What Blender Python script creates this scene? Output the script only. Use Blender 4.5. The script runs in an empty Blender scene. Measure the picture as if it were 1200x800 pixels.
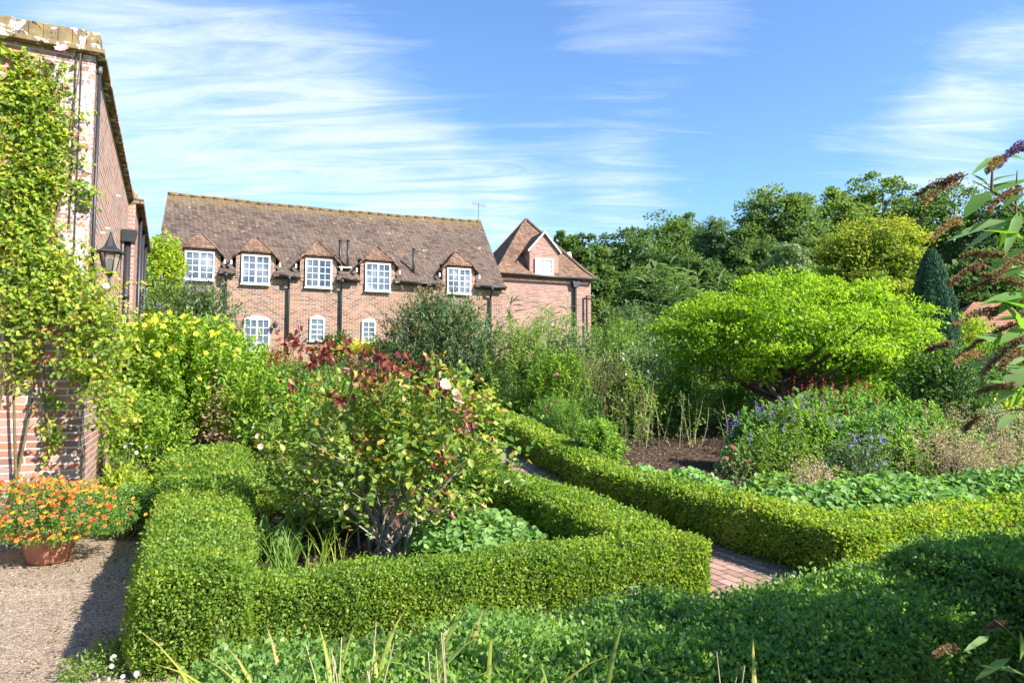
import bpy, math, random
import numpy as np
rng = np.random.default_rng(11)
random.seed(5)
SC = bpy.context.scene
COL = SC.collection
R = math.radians

# ------------------------------------------------------------------ frame of the garden
TH = R(21)
CU, SU = math.cos(TH), math.sin(TH)
PITCH = math.atan(50 / 800)
EYE = 1.6
def g2w(a, b): return (a * CU - b * SU, a * SU + b * CU)
def terr(x, y):
    b = -x * SU + y * CU
    t = np.clip(b - 8.5, 0, 19.0)
    e = np.clip((b - 7.5) / 2.0, 0, 1)
    h = 0.13 * t + 0.03 * e * e
    return h + 0.02 * np.sin(x * 1.3 + 2) * np.sin(y * 1.1) * np.clip((b - 9) / 4, 0, 1)
def ray(px, py):
    dx, dz = (px - 600) / 800, (400 - py) / 800
    c, s = math.cos(PITCH), math.sin(PITCH)
    return np.array([dx, c - dz * s, dz * c + s])
def at(px, py, Y):
    d = ray(px, py); d = d * (Y / d[1])
    return np.array([d[0], d[1], EYE + d[2]])
def hit(px, py, P, N):
    d = ray(px, py); o = np.array([0, 0, EYE]); P = np.array(P); N = np.array(N)
    return o + d * (np.dot(P - o, N) / np.dot(d, N))

# ------------------------------------------------------------------ objects
def tag(o, label=None, cat=None, group=None, kind=None):
    if label: o['label'] = label
    if cat: o['category'] = cat
    if group: o['group'] = group
    if kind: o['kind'] = kind
    return o
def thing(name, label, cat, loc=(0, 0, 0), rz=0, group=None):
    o = bpy.data.objects.new(name, None); COL.objects.link(o)
    o.location = [float(v) for v in loc]; o.rotation_euler = (0, 0, rz)
    o.empty_display_size = 0.2
    return tag(o, label, cat, group)
def link(name, me, parent=None, loc=(0, 0, 0)):
    o = bpy.data.objects.new(name, me); COL.objects.link(o)
    o.location = [float(v) for v in loc]
    if parent is not None: o.parent = parent
    return o
def arr_mesh(name, V, Q, mat, r=None, smooth=False):
    V = np.ascontiguousarray(V, dtype=np.float32); Q = np.ascontiguousarray(Q, dtype=np.int32)
    k = Q.shape[1]
    me = bpy.data.meshes.new(name)
    me.vertices.add(len(V)); me.vertices.foreach_set('co', V.ravel())
    me.loops.add(Q.size); me.loops.foreach_set('vertex_index', Q.ravel())
    me.polygons.add(len(Q)); me.polygons.foreach_set('loop_start', np.arange(0, Q.size, k, dtype=np.int32))
    if smooth: me.polygons.foreach_set('use_smooth', np.ones(len(Q), dtype=bool))
    if r is not None:
        at_ = me.attributes.new('r', 'FLOAT', 'POINT'); at_.data.foreach_set('value', np.ascontiguousarray(r, dtype=np.float32))
    me.update(calc_edges=True)
    me.materials.append(mat)
    return me

class MB:
    def __init__(s): s.v = []; s.f = []
    def poly(s, pts):
        n = len(s.v); s.v += [tuple(float(c) for c in p) for p in pts]; s.f.append(tuple(range(n, n + len(pts)))); return s
    def box(s, x0, x1, y0, y1, z0, z1):
        n = len(s.v)
        s.v += [(x, y, z) for z in (z0, z1) for x, y in ((x0, y0), (x1, y0), (x1, y1), (x0, y1))]
        s.f += [(n, n+3, n+2, n+1), (n+4, n+5, n+6, n+7), (n, n+1, n+5, n+4), (n+1, n+2, n+6, n+5), (n+2, n+3, n+7, n+6), (n+3, n, n+4, n+7)]
        return s
    def prism(s, pts, off):      # polygon pts extruded by vector off
        n = len(s.v); k = len(pts); off = np.array(off, float)
        a = [np.array(p, float) for p in pts]
        s.v += [tuple(p) for p in a] + [tuple(p + off) for p in a]
        s.f.append(tuple(range(n, n + k))); s.f.append(tuple(range(n + 2 * k - 1, n + k - 1, -1)))
        for i in range(k):
            j = (i + 1) % k; s.f.append((n + i, n + k + i, n + k + j, n + j))
        return s
    def tube(s, pts, rad, sides=10, cap=True):
        pts = [np.array(p, float) for p in pts]
        if not hasattr(rad, '__len__'): rad = [rad] * len(pts)
        rings = []
        for i, p in enumerate(pts):
            t = pts[min(i + 1, len(pts) - 1)] - pts[max(i - 1, 0)]; t /= (np.linalg.norm(t) + 1e-9)
            ref = np.array([0, 0, 1.0]) if abs(t[2]) < .9 else np.array([1.0, 0, 0])
            a = np.cross(t, ref); a /= np.linalg.norm(a); b = np.cross(t, a)
            n = len(s.v)
            for k in range(sides):
                an = 2 * math.pi * k / sides
                s.v.append(tuple(p + rad[i] * (math.cos(an) * a + math.sin(an) * b)))
            rings.append(n)
        for r0, r1 in zip(rings[:-1], rings[1:]):
            for k in range(sides):
                j = (k + 1) % sides; s.f.append((r0 + k, r0 + j, r1 + j, r1 + k))
        if cap:
            s.f.append(tuple(range(rings[0] + sides - 1, rings[0] - 1, -1))); s.f.append(tuple(range(rings[-1], rings[-1] + sides)))
        return s
    def lathe(s, prof, sides=24, c=(0, 0, 0)):
        rings = []
        for r, z in prof:
            n = len(s.v); rings.append(n)
            for k in range(sides):
                an = 2 * math.pi * k / sides
                s.v.append((c[0] + r * math.cos(an), c[1] + r * math.sin(an), c[2] + z))
        for r0, r1 in zip(rings[:-1], rings[1:]):
            for k in range(sides):
                j = (k + 1) % sides; s.f.append((r0 + k, r0 + j, r1 + j, r1 + k))
        return s
    def build(s, name, mat, parent=None, smooth=False, bevel=0, loc=(0, 0, 0)):
        me = bpy.data.meshes.new(name); me.from_pydata(s.v, [], s.f)
        if smooth:
            for p in me.polygons: p.use_smooth = True
        me.materials.append(mat); me.update()
        o = link(name, me, parent, loc)
        if bevel:
            m = o.modifiers.new('b', 'BEVEL'); m.width = bevel; m.segments = 2; m.limit_method = 'ANGLE'
        return o

# ------------------------------------------------------------------ numpy noise and leaves
_K = rng.normal(size=(14, 3)); _P = rng.uniform(0, 6.28, 14)
def lump(P, f=1.0):          # smooth pseudo noise, about -1..1
    P = np.asarray(P, float) * f
    v = np.zeros(len(P))
    for i in range(14):
        sc = 1.0 + (i % 5) * .55
        v += np.sin(P @ (_K[i] * sc) + _P[i]) / sc
    return v / 4.0
def rv(n):
    v = rng.normal(size=(n, 3)); return v / np.linalg.norm(v, axis=1)[:, None]
def nrm(v): return v / (np.linalg.norm(v, axis=-1)[..., None] + 1e-9)

class Leaves:
    def __init__(s): s.V = []; s.Q = []; s.r = []; s.n = 0
    def add(s, P, D, N, L, W, r, shape='kite', cup=.15, bend=.12):
        m = len(P)
        if m == 0: return s
        D = nrm(D); N = N - (N * D).sum(1)[:, None] * D; N = nrm(N); S = np.cross(D, N)
        L = np.broadcast_to(L, (m,)).astype(float)[:, None]; W = np.broadcast_to(W, (m,)).astype(float)[:, None]
        r = np.broadcast_to(r, (m,))
        def pt(u, w, h): return P + D * L * u + S * W * w + N * L * h
        if shape == 'kite':
            vs = [pt(0, 0, 0), pt(.45, -.5, cup), pt(1, 0, -bend), pt(.45, .5, cup)]
            q = [[0, 1, 2, 3]]
        elif shape == 'oval':
            vs = [pt(0, 0, 0), pt(.28, -.45, cup * .8), pt(.7, -.36, cup * .5), pt(1, 0, -bend), pt(.7, .36, cup * .5), pt(.28, .45, cup * .8)]
            q = [[0, 1, 2, 3], [0, 3, 4, 5]]
        elif shape == 'lance':
            vs = [pt(0, 0, 0), pt(.3, -.5, .04), pt(.33, 0, -.0), pt(.3, .5, .04), pt(.7, -.36, -bend * .3), pt(.7, 0, -bend * .45), pt(.7, .36, -bend * .3), pt(1, 0, -bend)]
            q = [[0, 1, 2, 3], [1, 4, 5, 2], [3, 2, 5, 6], [4, 7, 6, 5]]
        elif shape == 'round':
            vs = [pt(.1, 0, 0)] + [pt(.5 + .5 * math.cos(t), .5 * math.sin(t), cup * (1 if i % 2 else .75)) for i, t in enumerate(np.arange(8) * math.pi / 4 + .39)]
            vs[0] = pt(.5, 0, 0)
            q = [[0, 1, 2, 3], [0, 3, 4, 5], [0, 5, 6, 7], [0, 7, 8, 1]]
        k = len(vs)
        V = np.stack(vs, 1).reshape(-1, 3)
        base = s.n + np.arange(m)[:, None, None] * k
        Q = (np.array(q)[None] + base).reshape(-1, 4)
        s.V.append(V); s.Q.append(Q); s.r.append(np.repeat(r, k)); s.n += m * k
        return s
    def build(s, name, mat, parent=None, loc=None):
        if not s.V: return None
        V = np.concatenate(s.V); Q = np.concatenate(s.Q)
        o0 = np.array(loc if loc is not None else (parent.location if parent is not None else (0, 0, 0)))
        me = arr_mesh(name, V - o0, Q, mat, np.clip(np.concatenate(s.r), 0, 1))
        return link(name, me, parent, (0, 0, 0) if parent is not None else o0)

class Tubes:
    def __init__(s): s.V = []; s.Q = []; s.n = 0
    def add(s, P, Rd, sides=4):       # P (M,k,3), Rd (M,k)
        P = np.asarray(P, float); M, k, _ = P.shape; Rd = np.broadcast_to(Rd, (M, k))
        T = np.gradient(P, axis=1); T = nrm(T)
        ref = np.where(np.abs(T[..., 2:3]) < .9, np.array([0, 0, 1.0]), np.array([1.0, 0, 0]))
        A = nrm(np.cross(T, ref)); B = np.cross(T, A)
        an = np.arange(sides) * 2 * math.pi / sides
        V = P[:, :, None] + Rd[..., None, None] * (np.cos(an)[:, None] * A[:, :, None] + np.sin(an)[:, None] * B[:, :, None])
        idx = s.n + np.arange(M * k * sides).reshape(M, k, sides)
        a = idx[:, :-1]; b = idx[:, 1:]
        Q = np.stack([a, np.roll(a, -1, 2), np.roll(b, -1, 2), b], -1).reshape(-1, 4)
        s.V.append(V.reshape(-1, 3)); s.Q.append(Q); s.n += M * k * sides
        return s
    def curve(s, A, C, B, r0, r1, k=7, sides=5):   # quadratic curves through arrays of points
        A, C, B = (np.atleast_2d(np.asarray(v, float)) for v in (A, C, B))
        t = np.linspace(0, 1, k)[None, :, None]
        P = (1 - t) ** 2 * A[:, None] + 2 * t * (1 - t) * C[:, None] + t * t * B[:, None]
        rr = np.atleast_1d(r0)[:, None] * (1 - t[..., 0]) + np.atleast_1d(r1)[:, None] * t[..., 0]
        return s.add(P, rr, sides)
    def build(s, name, mat, parent=None, loc=None):
        if not s.V: return None
        o0 = np.array(loc if loc is not None else (parent.location if parent is not None else (0, 0, 0)))
        me = arr_mesh(name, np.concatenate(s.V) - o0, np.concatenate(s.Q), mat, smooth=True)
        return link(name, me, parent, (0, 0, 0) if parent is not None else o0)

# ------------------------------------------------------------------ materials
def newmat(name):
    m = bpy.data.materials.new(name); m.use_nodes = True
    nt = m.node_tree; nt.nodes.clear()
    return m, nt
def nd(nt, t, **kw):
    n = nt.nodes.new(t)
    for k, v in kw.items():
        if k in n.inputs: n.inputs[k].default_value = v
        else: setattr(n, k, v)
    return n
def ramp(nt, fac, stops):
    n = nt.nodes.new('ShaderNodeValToRGB'); cr = n.color_ramp
    while len(cr.elements) < len(stops): cr.elements.new(.5)
    for e, (p, c) in zip(cr.elements, stops):
        e.position = p; e.color = (*c[:3], 1) if hasattr(c, '__len__') else (c, c, c, 1)
    nt.links.new(fac, n.inputs[0]); return n.outputs[0]
def mixc(nt, f, a, b, mode='MIX'):
    n = nt.nodes.new('ShaderNodeMix'); n.data_type = 'RGBA'; n.blend_type = mode
    for s_, v in ((n.inputs[0], f), (n.inputs[6], a), (n.inputs[7], b)):
        if hasattr(v, 'is_output'): nt.links.new(v, s_)
        elif hasattr(v, '__len__'): s_.default_value = (*v[:3], 1)
        else: s_.default_value = v
    return n.outputs[2]
def noise(nt, vec, scale, detail=4, rough=.55, dist=0):
    n = nd(nt, 'ShaderNodeTexNoise', Scale=scale, Detail=detail, Roughness=rough, Distortion=dist)
    if vec is not None: nt.links.new(vec, n.inputs['Vector'])
    return n.outputs['Fac']
def finish(nt, col, rough=.8, bump=None, bstr=.3, bdist=.01, spec=.3, metal=0, trans=0):
    p = nd(nt, 'ShaderNodeBsdfPrincipled'); o = nd(nt, 'ShaderNodeOutputMaterial')
    for s_, v in ((p.inputs['Base Color'], col), (p.inputs['Roughness'], rough)):
        if hasattr(v, 'is_output'): nt.links.new(v, s_)
        elif hasattr(v, '__len__'): s_.default_value = (*v[:3], 1)
        else: s_.default_value = v
    p.inputs['Specular IOR Level'].default_value = spec; p.inputs['Metallic'].default_value = metal
    if bump is not None:
        b = nd(nt, 'ShaderNodeBump', Strength=bstr, Distance=bdist)
        nt.links.new(bump, b.inputs['Height']); nt.links.new(b.outputs[0], p.inputs['Normal'])
    if trans:
        t = nd(nt, 'ShaderNodeBsdfTranslucent'); mx = nd(nt, 'ShaderNodeMixShader')
        mx.inputs[0].default_value = trans
        tc = mixc(nt, 1.0, col, (1.0, 1.0, .45), 'MULTIPLY')
        tb = mixc(nt, 1.0, tc, (1.5, 1.6, 1.2), 'MULTIPLY')
        nt.links.new(tb, t.inputs[0])
        nt.links.new(p.outputs[0], mx.inputs[1]); nt.links.new(t.outputs[0], mx.inputs[2]); nt.links.new(mx.outputs[0], o.inputs[0])
    else: nt.links.new(p.outputs[0], o.inputs[0])
    return p
def leaf_mat(name, cols, trans=.35, rough=.5, spec=.35):
    m, nt = newmat(name)
    a = nd(nt, 'ShaderNodeAttribute', attribute_name='r')
    st = [(i / (len(cols) - 1), [min(.7, v * 1.12 + .004) for v in c]) for i, c in enumerate(cols)]
    trans = min(.52, trans * 1.15)
    c = ramp(nt, a.outputs['Fac'], st)
    finish(nt, c, rough, trans=trans, spec=spec)
    return m
def plain(name, col, rough=.6, spec=.4, metal=0, var=.25, scale=20):
    m, nt = newmat(name)
    tc = nd(nt, 'ShaderNodeTexCoord')
    f = noise(nt, tc.outputs['Object'], scale, 5)
    c = ramp(nt, f, [(.3, [v * (1 - var) for v in col]), (.7, [min(1, v * (1 + var)) for v in col])])
    finish(nt, c, rough, f, .2, .005, spec, metal)
    return m
def face_vec(nt):            # (x+y, z) of the object: courses run right on every upright face
    tc = nd(nt, 'ShaderNodeTexCoord'); s = nd(nt, 'ShaderNodeSeparateXYZ'); nt.links.new(tc.outputs['Object'], s.inputs[0])
    ad = nd(nt, 'ShaderNodeMath', operation='ADD'); nt.links.new(s.outputs[0], ad.inputs[0]); nt.links.new(s.outputs[1], ad.inputs[1])
    cb = nd(nt, 'ShaderNodeCombineXYZ'); nt.links.new(ad.outputs[0], cb.inputs[0]); nt.links.new(s.outputs[2], cb.inputs[1])
    return tc, s, cb.outputs[0]
def brick_mat(name, reds, mortar, bw=.225, rh=.075, ms=.012, patch=None, white=None, bstr=.6):
    m, nt = newmat(name)
    tc, s, vec = face_vec(nt)
    wob = noise(nt, tc.outputs['Object'], 3, 3)
    wv = nd(nt, 'ShaderNodeVectorMath', operation='MULTIPLY_ADD'); nt.links.new(vec, wv.inputs[0])
    wv.inputs[1].default_value = (1, 1, 1)
    wc = nd(nt, 'ShaderNodeCombineXYZ'); 
    mm = nd(nt, 'ShaderNodeMath', operation='MULTIPLY'); nt.links.new(wob, mm.inputs[0]); mm.inputs[1].default_value = .03
    nt.links.new(mm.outputs[0], wc.inputs[0]); nt.links.new(mm.outputs[0], wc.inputs[1]); nt.links.new(wc.outputs[0], wv.inputs[2])
    bt = nd(nt, 'ShaderNodeTexBrick', Scale=1.0, **{'Mortar Size': ms, 'Brick Width': bw, 'Row Height': rh, 'Mortar Smooth': .3, 'Bias': 0.0})
    bt.inputs['Color1'].default_value = (0, 0, 0, 1); bt.inputs['Color2'].default_value = (1, 1, 1, 1); bt.inputs['Mortar'].default_value = (.5, .5, .5, 1)
    nt.links.new(wv.outputs[0], bt.inputs['Vector'])
    n1 = noise(nt, tc.outputs['Object'], 1.3, 5); n2 = noise(nt, tc.outputs['Object'], 40, 4)
    br = ramp(nt, bt.outputs['Color'], [(i / (len(reds) - 1), c) for i, c in enumerate(reds)])
    br = mixc(nt, .5, br, ramp(nt, n2, [(.3, (.55, .5, .48)), (.7, (1.25, 1.2, 1.2))]), 'MULTIPLY')
    br = mixc(nt, .6, br, ramp(nt, n1, [(.3, (.75, .75, .78)), (.7, (1.15, 1.1, 1.05))]), 'MULTIPLY')
    mo = ramp(nt, n2, [(.3, [v * .8 for v in mortar]), (.7, mortar)])
    c = mixc(nt, bt.outputs['Fac'], br, mo)
    hgt = mixc(nt, bt.outputs['Fac'], (1, 1, 1), (0, 0, 0))
    hgt = mixc(nt, .3, hgt, ramp(nt, n2, [(0, 0.0), (1, 1.0)]))
    if white:      # old flaking limewash: (x start, z start) in object space
        n3 = noise(nt, tc.outputs['Object'], 5, 6, .7); n4 = noise(nt, tc.outputs['Object'], 28, 5, .7)
        mr = nd(nt, 'ShaderNodeMapRange', **{'From Min': white[0], 'From Max': white[0] + .25}); nt.links.new(s.outputs[0], mr.inputs[0])
        mz = nd(nt, 'ShaderNodeMapRange', **{'From Min': white[1], 'From Max': white[1] + 1.2}); nt.links.new(s.outputs[2], mz.inputs[0])
        my = nd(nt, 'ShaderNodeMapRange', **{'From Min': .35, 'From Max': .0}); nt.links.new(s.outputs[1], my.inputs[0])
        def mul(a, b):
            q = nd(nt, 'ShaderNodeMath', operation='MULTIPLY'); nt.links.new(a, q.inputs[0])
            if hasattr(b, 'is_output'): nt.links.new(b, q.inputs[1])
            else: q.inputs[1].default_value = b
            return q.outputs[0]
        mk = mul(mul(mr.outputs[0], mz.outputs[0]), my.outputs[0])
        th = nd(nt, 'ShaderNodeMath', operation='ADD'); nt.links.new(mul(n3, .55), th.inputs[0]); nt.links.new(mul(n4, .45), th.inputs[1])
        q = nd(nt, 'ShaderNodeMath', operation='MULTIPLY_ADD'); nt.links.new(mk, q.inputs[0]); q.inputs[1].default_value = .36; nt.links.new(th.outputs[0], q.inputs[2])
        q2 = nd(nt, 'ShaderNodeMath', operation='MULTIPLY_ADD'); nt.links.new(bt.outputs['Fac'], q2.inputs[0]); q2.inputs[1].default_value = -.16; nt.links.new(q.outputs[0], q2.inputs[2])
        wm = ramp(nt, q2.outputs[0], [(.84, 0.0), (.89, 1.0)])
        wcol = ramp(nt, n4, [(.3, (.22, .20, .18)), (.45, (.48, .46, .43)), (.6, (.66, .65, .62))])
        c = mixc(nt, wm, c, wcol)
    finish(nt, c, .9, hgt, bstr, .012, .15)
    return m
def tile_mat(name, cols, lich=.5, moss=(.20, .17, .05), rowh=.11, zmoss=None):
    m, nt = newmat(name)
    tc, s, vec = face_vec(nt)
    bt = nd(nt, 'ShaderNodeTexBrick', Scale=1.0, **{'Mortar Size': .008, 'Brick Width': .17, 'Row Height': rowh, 'Mortar Smooth': .2})
    bt.inputs['Color1'].default_value = (0, 0, 0, 1); bt.inputs['Color2'].default_value = (1, 1, 1, 1); bt.inputs['Mortar'].default_value = (.3, .3, .3, 1)
    nt.links.new(vec, bt.inputs['Vector'])
    br = ramp(nt, bt.outputs['Color'], [(i / (len(cols) - 1), c) for i, c in enumerate(cols)])
    n1 = noise(nt, tc.outputs['Object'], .9, 6, .65); n2 = noise(nt, tc.outputs['Object'], 3.2, 5, .65); n3 = noise(nt, tc.outputs['Object'], 18, 3, .6)
    c = mixc(nt, .75, br, ramp(nt, n1, [(.3, (.62, .62, .66)), (.7, (1.25, 1.2, 1.1))]), 'MULTIPLY')
    c = mixc(nt, bt.outputs['Fac'], c, (.035, .028, .025))
    ms = mixc(nt, 1.0, ramp(nt, n2, [(.56, 0.0), (.75, .6)]), ramp(nt, n3, [(.4, .3), (.6, 1.0)]), 'MULTIPLY')
    c = mixc(nt, ms, c, moss)
    if zmoss:
        mz = nd(nt, 'ShaderNodeMapRange', **{'From Min': zmoss - .6, 'From Max': zmoss}); nt.links.new(s.outputs[2], mz.inputs[0])
        zz = mixc(nt, 1.0, mz.outputs[0], ramp(nt, n3, [(.38, 0.0), (.6, 1.0)]), 'MULTIPLY')
        c = mixc(nt, zz, c, (.22, .155, .055))
    vo = nd(nt, 'ShaderNodeTexVoronoi', Scale=4.0); nt.links.new(tc.outputs['Object'], vo.inputs['Vector'])
    sp = ramp(nt, noise(nt, tc.outputs['Object'], 6.5, 3, .5, .5), [(.60, 0.0), (.72, .7)])
    n5 = noise(nt, tc.outputs['Object'], .7, 2)
    sp = mixc(nt, 1.0, sp, ramp(nt, n5, [(.44, 0.0), (.56, lich)]), 'MULTIPLY')
    sp = mixc(nt, 1.0, sp, ramp(nt, n3, [(.45, 0.0), (.55, 1.0)]), 'MULTIPLY')
    c = mixc(nt, sp, c, (.50, .46, .42))
    h = mixc(nt, bt.outputs['Fac'], (1, 1, 1), (0, 0, 0))
    # each course tilts: saw tooth up the slope
    zz = nd(nt, 'ShaderNodeMath', operation='FRACT'); dv = nd(nt, 'ShaderNodeMath', operation='DIVIDE'); nt.links.new(s.outputs[2], dv.inputs[0]); dv.inputs[1].default_value = rowh
    nt.links.new(dv.outputs[0], zz.inputs[0])
    sw = ramp(nt, zz.outputs[0], [(0, 1.0), (1, 0.0)])
    h = mixc(nt, .6, h, sw); h = mixc(nt, .25, h, ramp(nt, n3, [(0, 0.0), (1, 1.0)]))
    finish(nt, c, .95, h, .9, .03, .1)
    return m

M = {}
M['box'] = leaf_mat('box_leaves', [(.06, .125, .022), (.115, .205, .03), (.205, .30, .035), (.35, .40, .055), (.40, .26, .10)], .42, .45, .3)
M['boxshade'] = leaf_mat('box_leaves_shade_tint', [(.08, .17, .055), (.135, .25, .065), (.22, .34, .07), (.32, .42, .08)], .42, .42, .35)  # box leaves recoloured for the foreground hedges: teal, lifted shade put into the colour
M['core'] = plain('hedge_inner_twigs', (.05, .045, .02), .95, .1, var=.6, scale=30)
M['rose'] = leaf_mat('rose_leaves', [(.07, .14, .03), (.13, .22, .04), (.22, .30, .05), (.36, .35, .06), (.36, .20, .06), (.20, .035, .03), (.13, .02, .03)], .35, .4, .4)
M['lime'] = leaf_mat('yellow_green_leaves', [(.08, .17, .025), (.16, .27, .03), (.27, .36, .04), (.42, .44, .05)], .42, .5)
M['mid'] = leaf_mat('mid_green_leaves', [(.065, .14, .03), (.11, .20, .04), (.18, .28, .05), (.28, .35, .08)], .4, .5)
M['climb'] = leaf_mat('climber_leaves', [(.10, .19, .03), (.19, .29, .035), (.32, .39, .045), (.48, .46, .06), (.42, .20, .07)], .45, .5)
M['grey'] = leaf_mat('grey_green_leaves', [(.05, .10, .04), (.09, .15, .06), (.14, .21, .09), (.25, .31, .17)], .32, .6)
M['deep'] = leaf_mat('deep_green_leaves', [(.03, .08, .025), (.055, .12, .035), (.10, .18, .045)], .32, .5)
M['bright'] = leaf_mat('bright_green_leaves', [(.09, .18, .03), (.15, .27, .045), (.25, .36, .07)], .4, .5)
M['broad'] = leaf_mat('pale_broad_leaves', [(.09, .20, .04), (.16, .29, .07), (.24, .38, .12)], .35, .55)
M['acer'] = leaf_mat('acid_green_leaves', [(.09, .19, .015), (.17, .29, .018), (.27, .38, .02), (.38, .45, .03)], .45, .5)
M['wood1'] = leaf_mat('woodland_leaves', [(.055, .10, .034), (.10, .162, .048), (.168, .235, .058)], .40, .6, .2)
M['wood2'] = leaf_mat('woodland_leaves_light', [(.06, .11, .028), (.10, .16, .04), (.16, .21, .05)], .35, .6, .2)
M['wood3'] = leaf_mat('woodland_leaves_yellow', [(.10, .16, .025), (.18, .24, .035), (.30, .31, .04), (.44, .36, .05)], .38, .6, .2)
M['silver'] = leaf_mat('silvery_leaves', [(.09, .15, .06), (.15, .21, .10), (.24, .30, .17)], .3, .6, .2)
M['fir'] = leaf_mat('conifer_needles', [(.022, .065, .038), (.04, .10, .055), (.065, .14, .07)], .2, .6, .2)
M['pale'] = leaf_mat('buddleia_leaves', [(.10, .22, .03), (.15, .27, .06), (.26, .33, .16)], .42, .55)
M['strap'] = leaf_mat('strap_leaves', [(.10, .17, .03), (.20, .26, .04), (.34, .33, .06), (.38, .25, .10), (.30, .20, .12)], .35, .45)
M['straw'] = leaf_mat('straw_seedheads', [(.16, .10, .06), (.30, .20, .12), (.42, .31, .22)], .3, .8, .1)
M['pinkstraw'] = leaf_mat('pinkish_seedheads', [(.22, .14, .10), (.40, .28, .22), (.52, .40, .34)], .3, .8, .1)
M['spike'] = leaf_mat('spent_flower_spikes', [(.12, .07, .05), (.24, .15, .08), (.42, .32, .14)], .25, .8, .1)
M['violetspike'] = leaf_mat('violet_flower_spikes', [(.08, .04, .14), (.16, .10, .32), (.28, .22, .50)], .2, .7, .1)
M['redspike'] = leaf_mat('red_flower_spikes', [(.35, .04, .04), (.5, .09, .08)], .2, .7, .1)
M['gold'] = leaf_mat('golden_petals', [(.70, .48, .02), (.85, .62, .04)], .3, .6, .2)
M['bark'] = plain('bark', (.11, .085, .065), .9, .1, var=.4, scale=12)
M['greybark'] = plain('grey_bark', (.27, .235, .19), .9, .1, var=.35, scale=15)
M['twig'] = plain('twigs', (.13, .10, .055), .85, .15)
M['greenstem'] = plain('green_stems', (.12, .17, .05), .7, .2)
M['strawstem'] = plain('straw_stems', (.40, .33, .20), .8, .15)
M['housebrick'] = brick_mat('house_brick', [(.10, .075, .07), (.21, .105, .07), (.31, .135, .08), (.36, .20, .13), (.17, .125, .11)], (.42, .35, .28), ms=.012)
M['palebrick'] = brick_mat('pale_red_brick', [(.23, .11, .085), (.33, .165, .125), (.38, .225, .175)], (.40, .33, .28), ms=.013)
M['wallbrick'] = brick_mat('old_wall_brick', [(.20, .13, .11), (.30, .15, .11), (.42, .17, .10), (.40, .24, .18), (.24, .20, .18)], (.46, .40, .34), ms=.011, white=(-.60, 1.4))
M['tiles'] = tile_mat('clay_tiles', [(.075, .055, .047), (.125, .09, .073), (.16, .11, .088), (.115, .10, .085)], 1.0, zmoss=9.5)
M['tiles2'] = tile_mat('clay_tiles_warm', [(.13, .08, .06), (.20, .12, .085), (.24, .16, .11)], .5)
M['redtiles'] = tile_mat('red_clay_tiles', [(.30, .13, .08), (.38, .18, .11), (.33, .2, .14)], .3)
M['white'] = plain('white_paint', (.68, .68, .65), .45, .4, var=.04)
M['iron'] = plain('black_iron', (.022, .022, .025), .45, .5, var=.2)
M['lead'] = plain('lead_sheet', (.09, .09, .095), .55, .5, var=.2)
M['terracotta'] = plain('terracotta', (.36, .15, .09), .85, .2, var=.2, scale=9)
M['soilm'] = plain('potting_soil', (.04, .025, .018), .95, .1)

def glass_mat():
    m, nt = newmat('window_glass'); tc = nd(nt, 'ShaderNodeTexCoord')
    f = noise(nt, tc.outputs['Object'], 1.2, 2)
    c = ramp(nt, f, [(.35, (.025, .035, .05)), (.55, (.10, .12, .15)), (.7, (.26, .28, .30))])
    finish(nt, c, .06, spec=.8); return m
M['glass'] = glass_mat()
def lampglass():
    m, nt = newmat('lantern_glass')
    p = finish(nt, (.8, .78, .7), .1, spec=.5); p.inputs['Transmission Weight'].default_value = .85; p.inputs['IOR'].default_value = 1.15
    return m
M['lglass'] = lampglass()
def ground_mat():
    m, nt = newmat('garden_soil'); tc = nd(nt, 'ShaderNodeTexCoord'); o = tc.outputs['Object']
    n1 = noise(nt, o, 14, 6, .7); n2 = noise(nt, o, .25, 4); n3 = noise(nt, o, 60, 4)
    soil = ramp(nt, n1, [(.3, (.035, .022, .016)), (.55, (.085, .055, .04)), (.75, (.15, .11, .08))])
    gr = ramp(nt, n3, [(.3, (.03, .07, .015)), (.7, (.09, .15, .03))])
    sx = nd(nt, 'ShaderNodeSeparateXYZ'); nt.links.new(o, sx.inputs[0])
    mr = nd(nt, 'ShaderNodeMapRange', **{'From Min': 15.0, 'From Max': 18.0}); nt.links.new(sx.outputs[1], mr.inputs[0])
    c = mixc(nt, mr.outputs[0], soil, gr)
    finish(nt, c, .95, n1, 1.0, .04, .1); return m
def gravel_mat():
    m, nt = newmat('gravel'); tc = nd(nt, 'ShaderNodeTexCoord'); o = tc.outputs['Object']
    v = nd(nt, 'ShaderNodeTexVoronoi', Scale=95.0); nt.links.new(o, v.inputs['Vector'])
    v2 = nd(nt, 'ShaderNodeTexVoronoi', Scale=42.0); nt.links.new(o, v2.inputs['Vector'])
    sx = nd(nt, 'ShaderNodeSeparateColor'); nt.links.new(v.outputs['Color'], sx.inputs[0])
    c = ramp(nt, sx.outputs[0], [(0, (.17, .12, .085)), (.35, (.30, .225, .16)), (.7, (.40, .32, .235)), (1, (.55, .48, .40))])
    n1 = noise(nt, o, 1.8, 5, .6)
    c = mixc(nt, .7, c, ramp(nt, n1, [(.3, (.72, .68, .64)), (.65, (1.1, 1.08, 1.05))]), 'MULTIPLY')
    sm = ramp(nt, v2.outputs['Distance'], [(.0, (1.1, 1.1, 1.1)), (.6, (.8, .78, .76))]); c = mixc(nt, .6, c, sm, 'MULTIPLY')
    h = ramp(nt, v.outputs['Distance'], [(0, 1.0), (.8, 0.0)])
    finish(nt, c, .9, h, 1.0, .008, .2); return m
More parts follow.
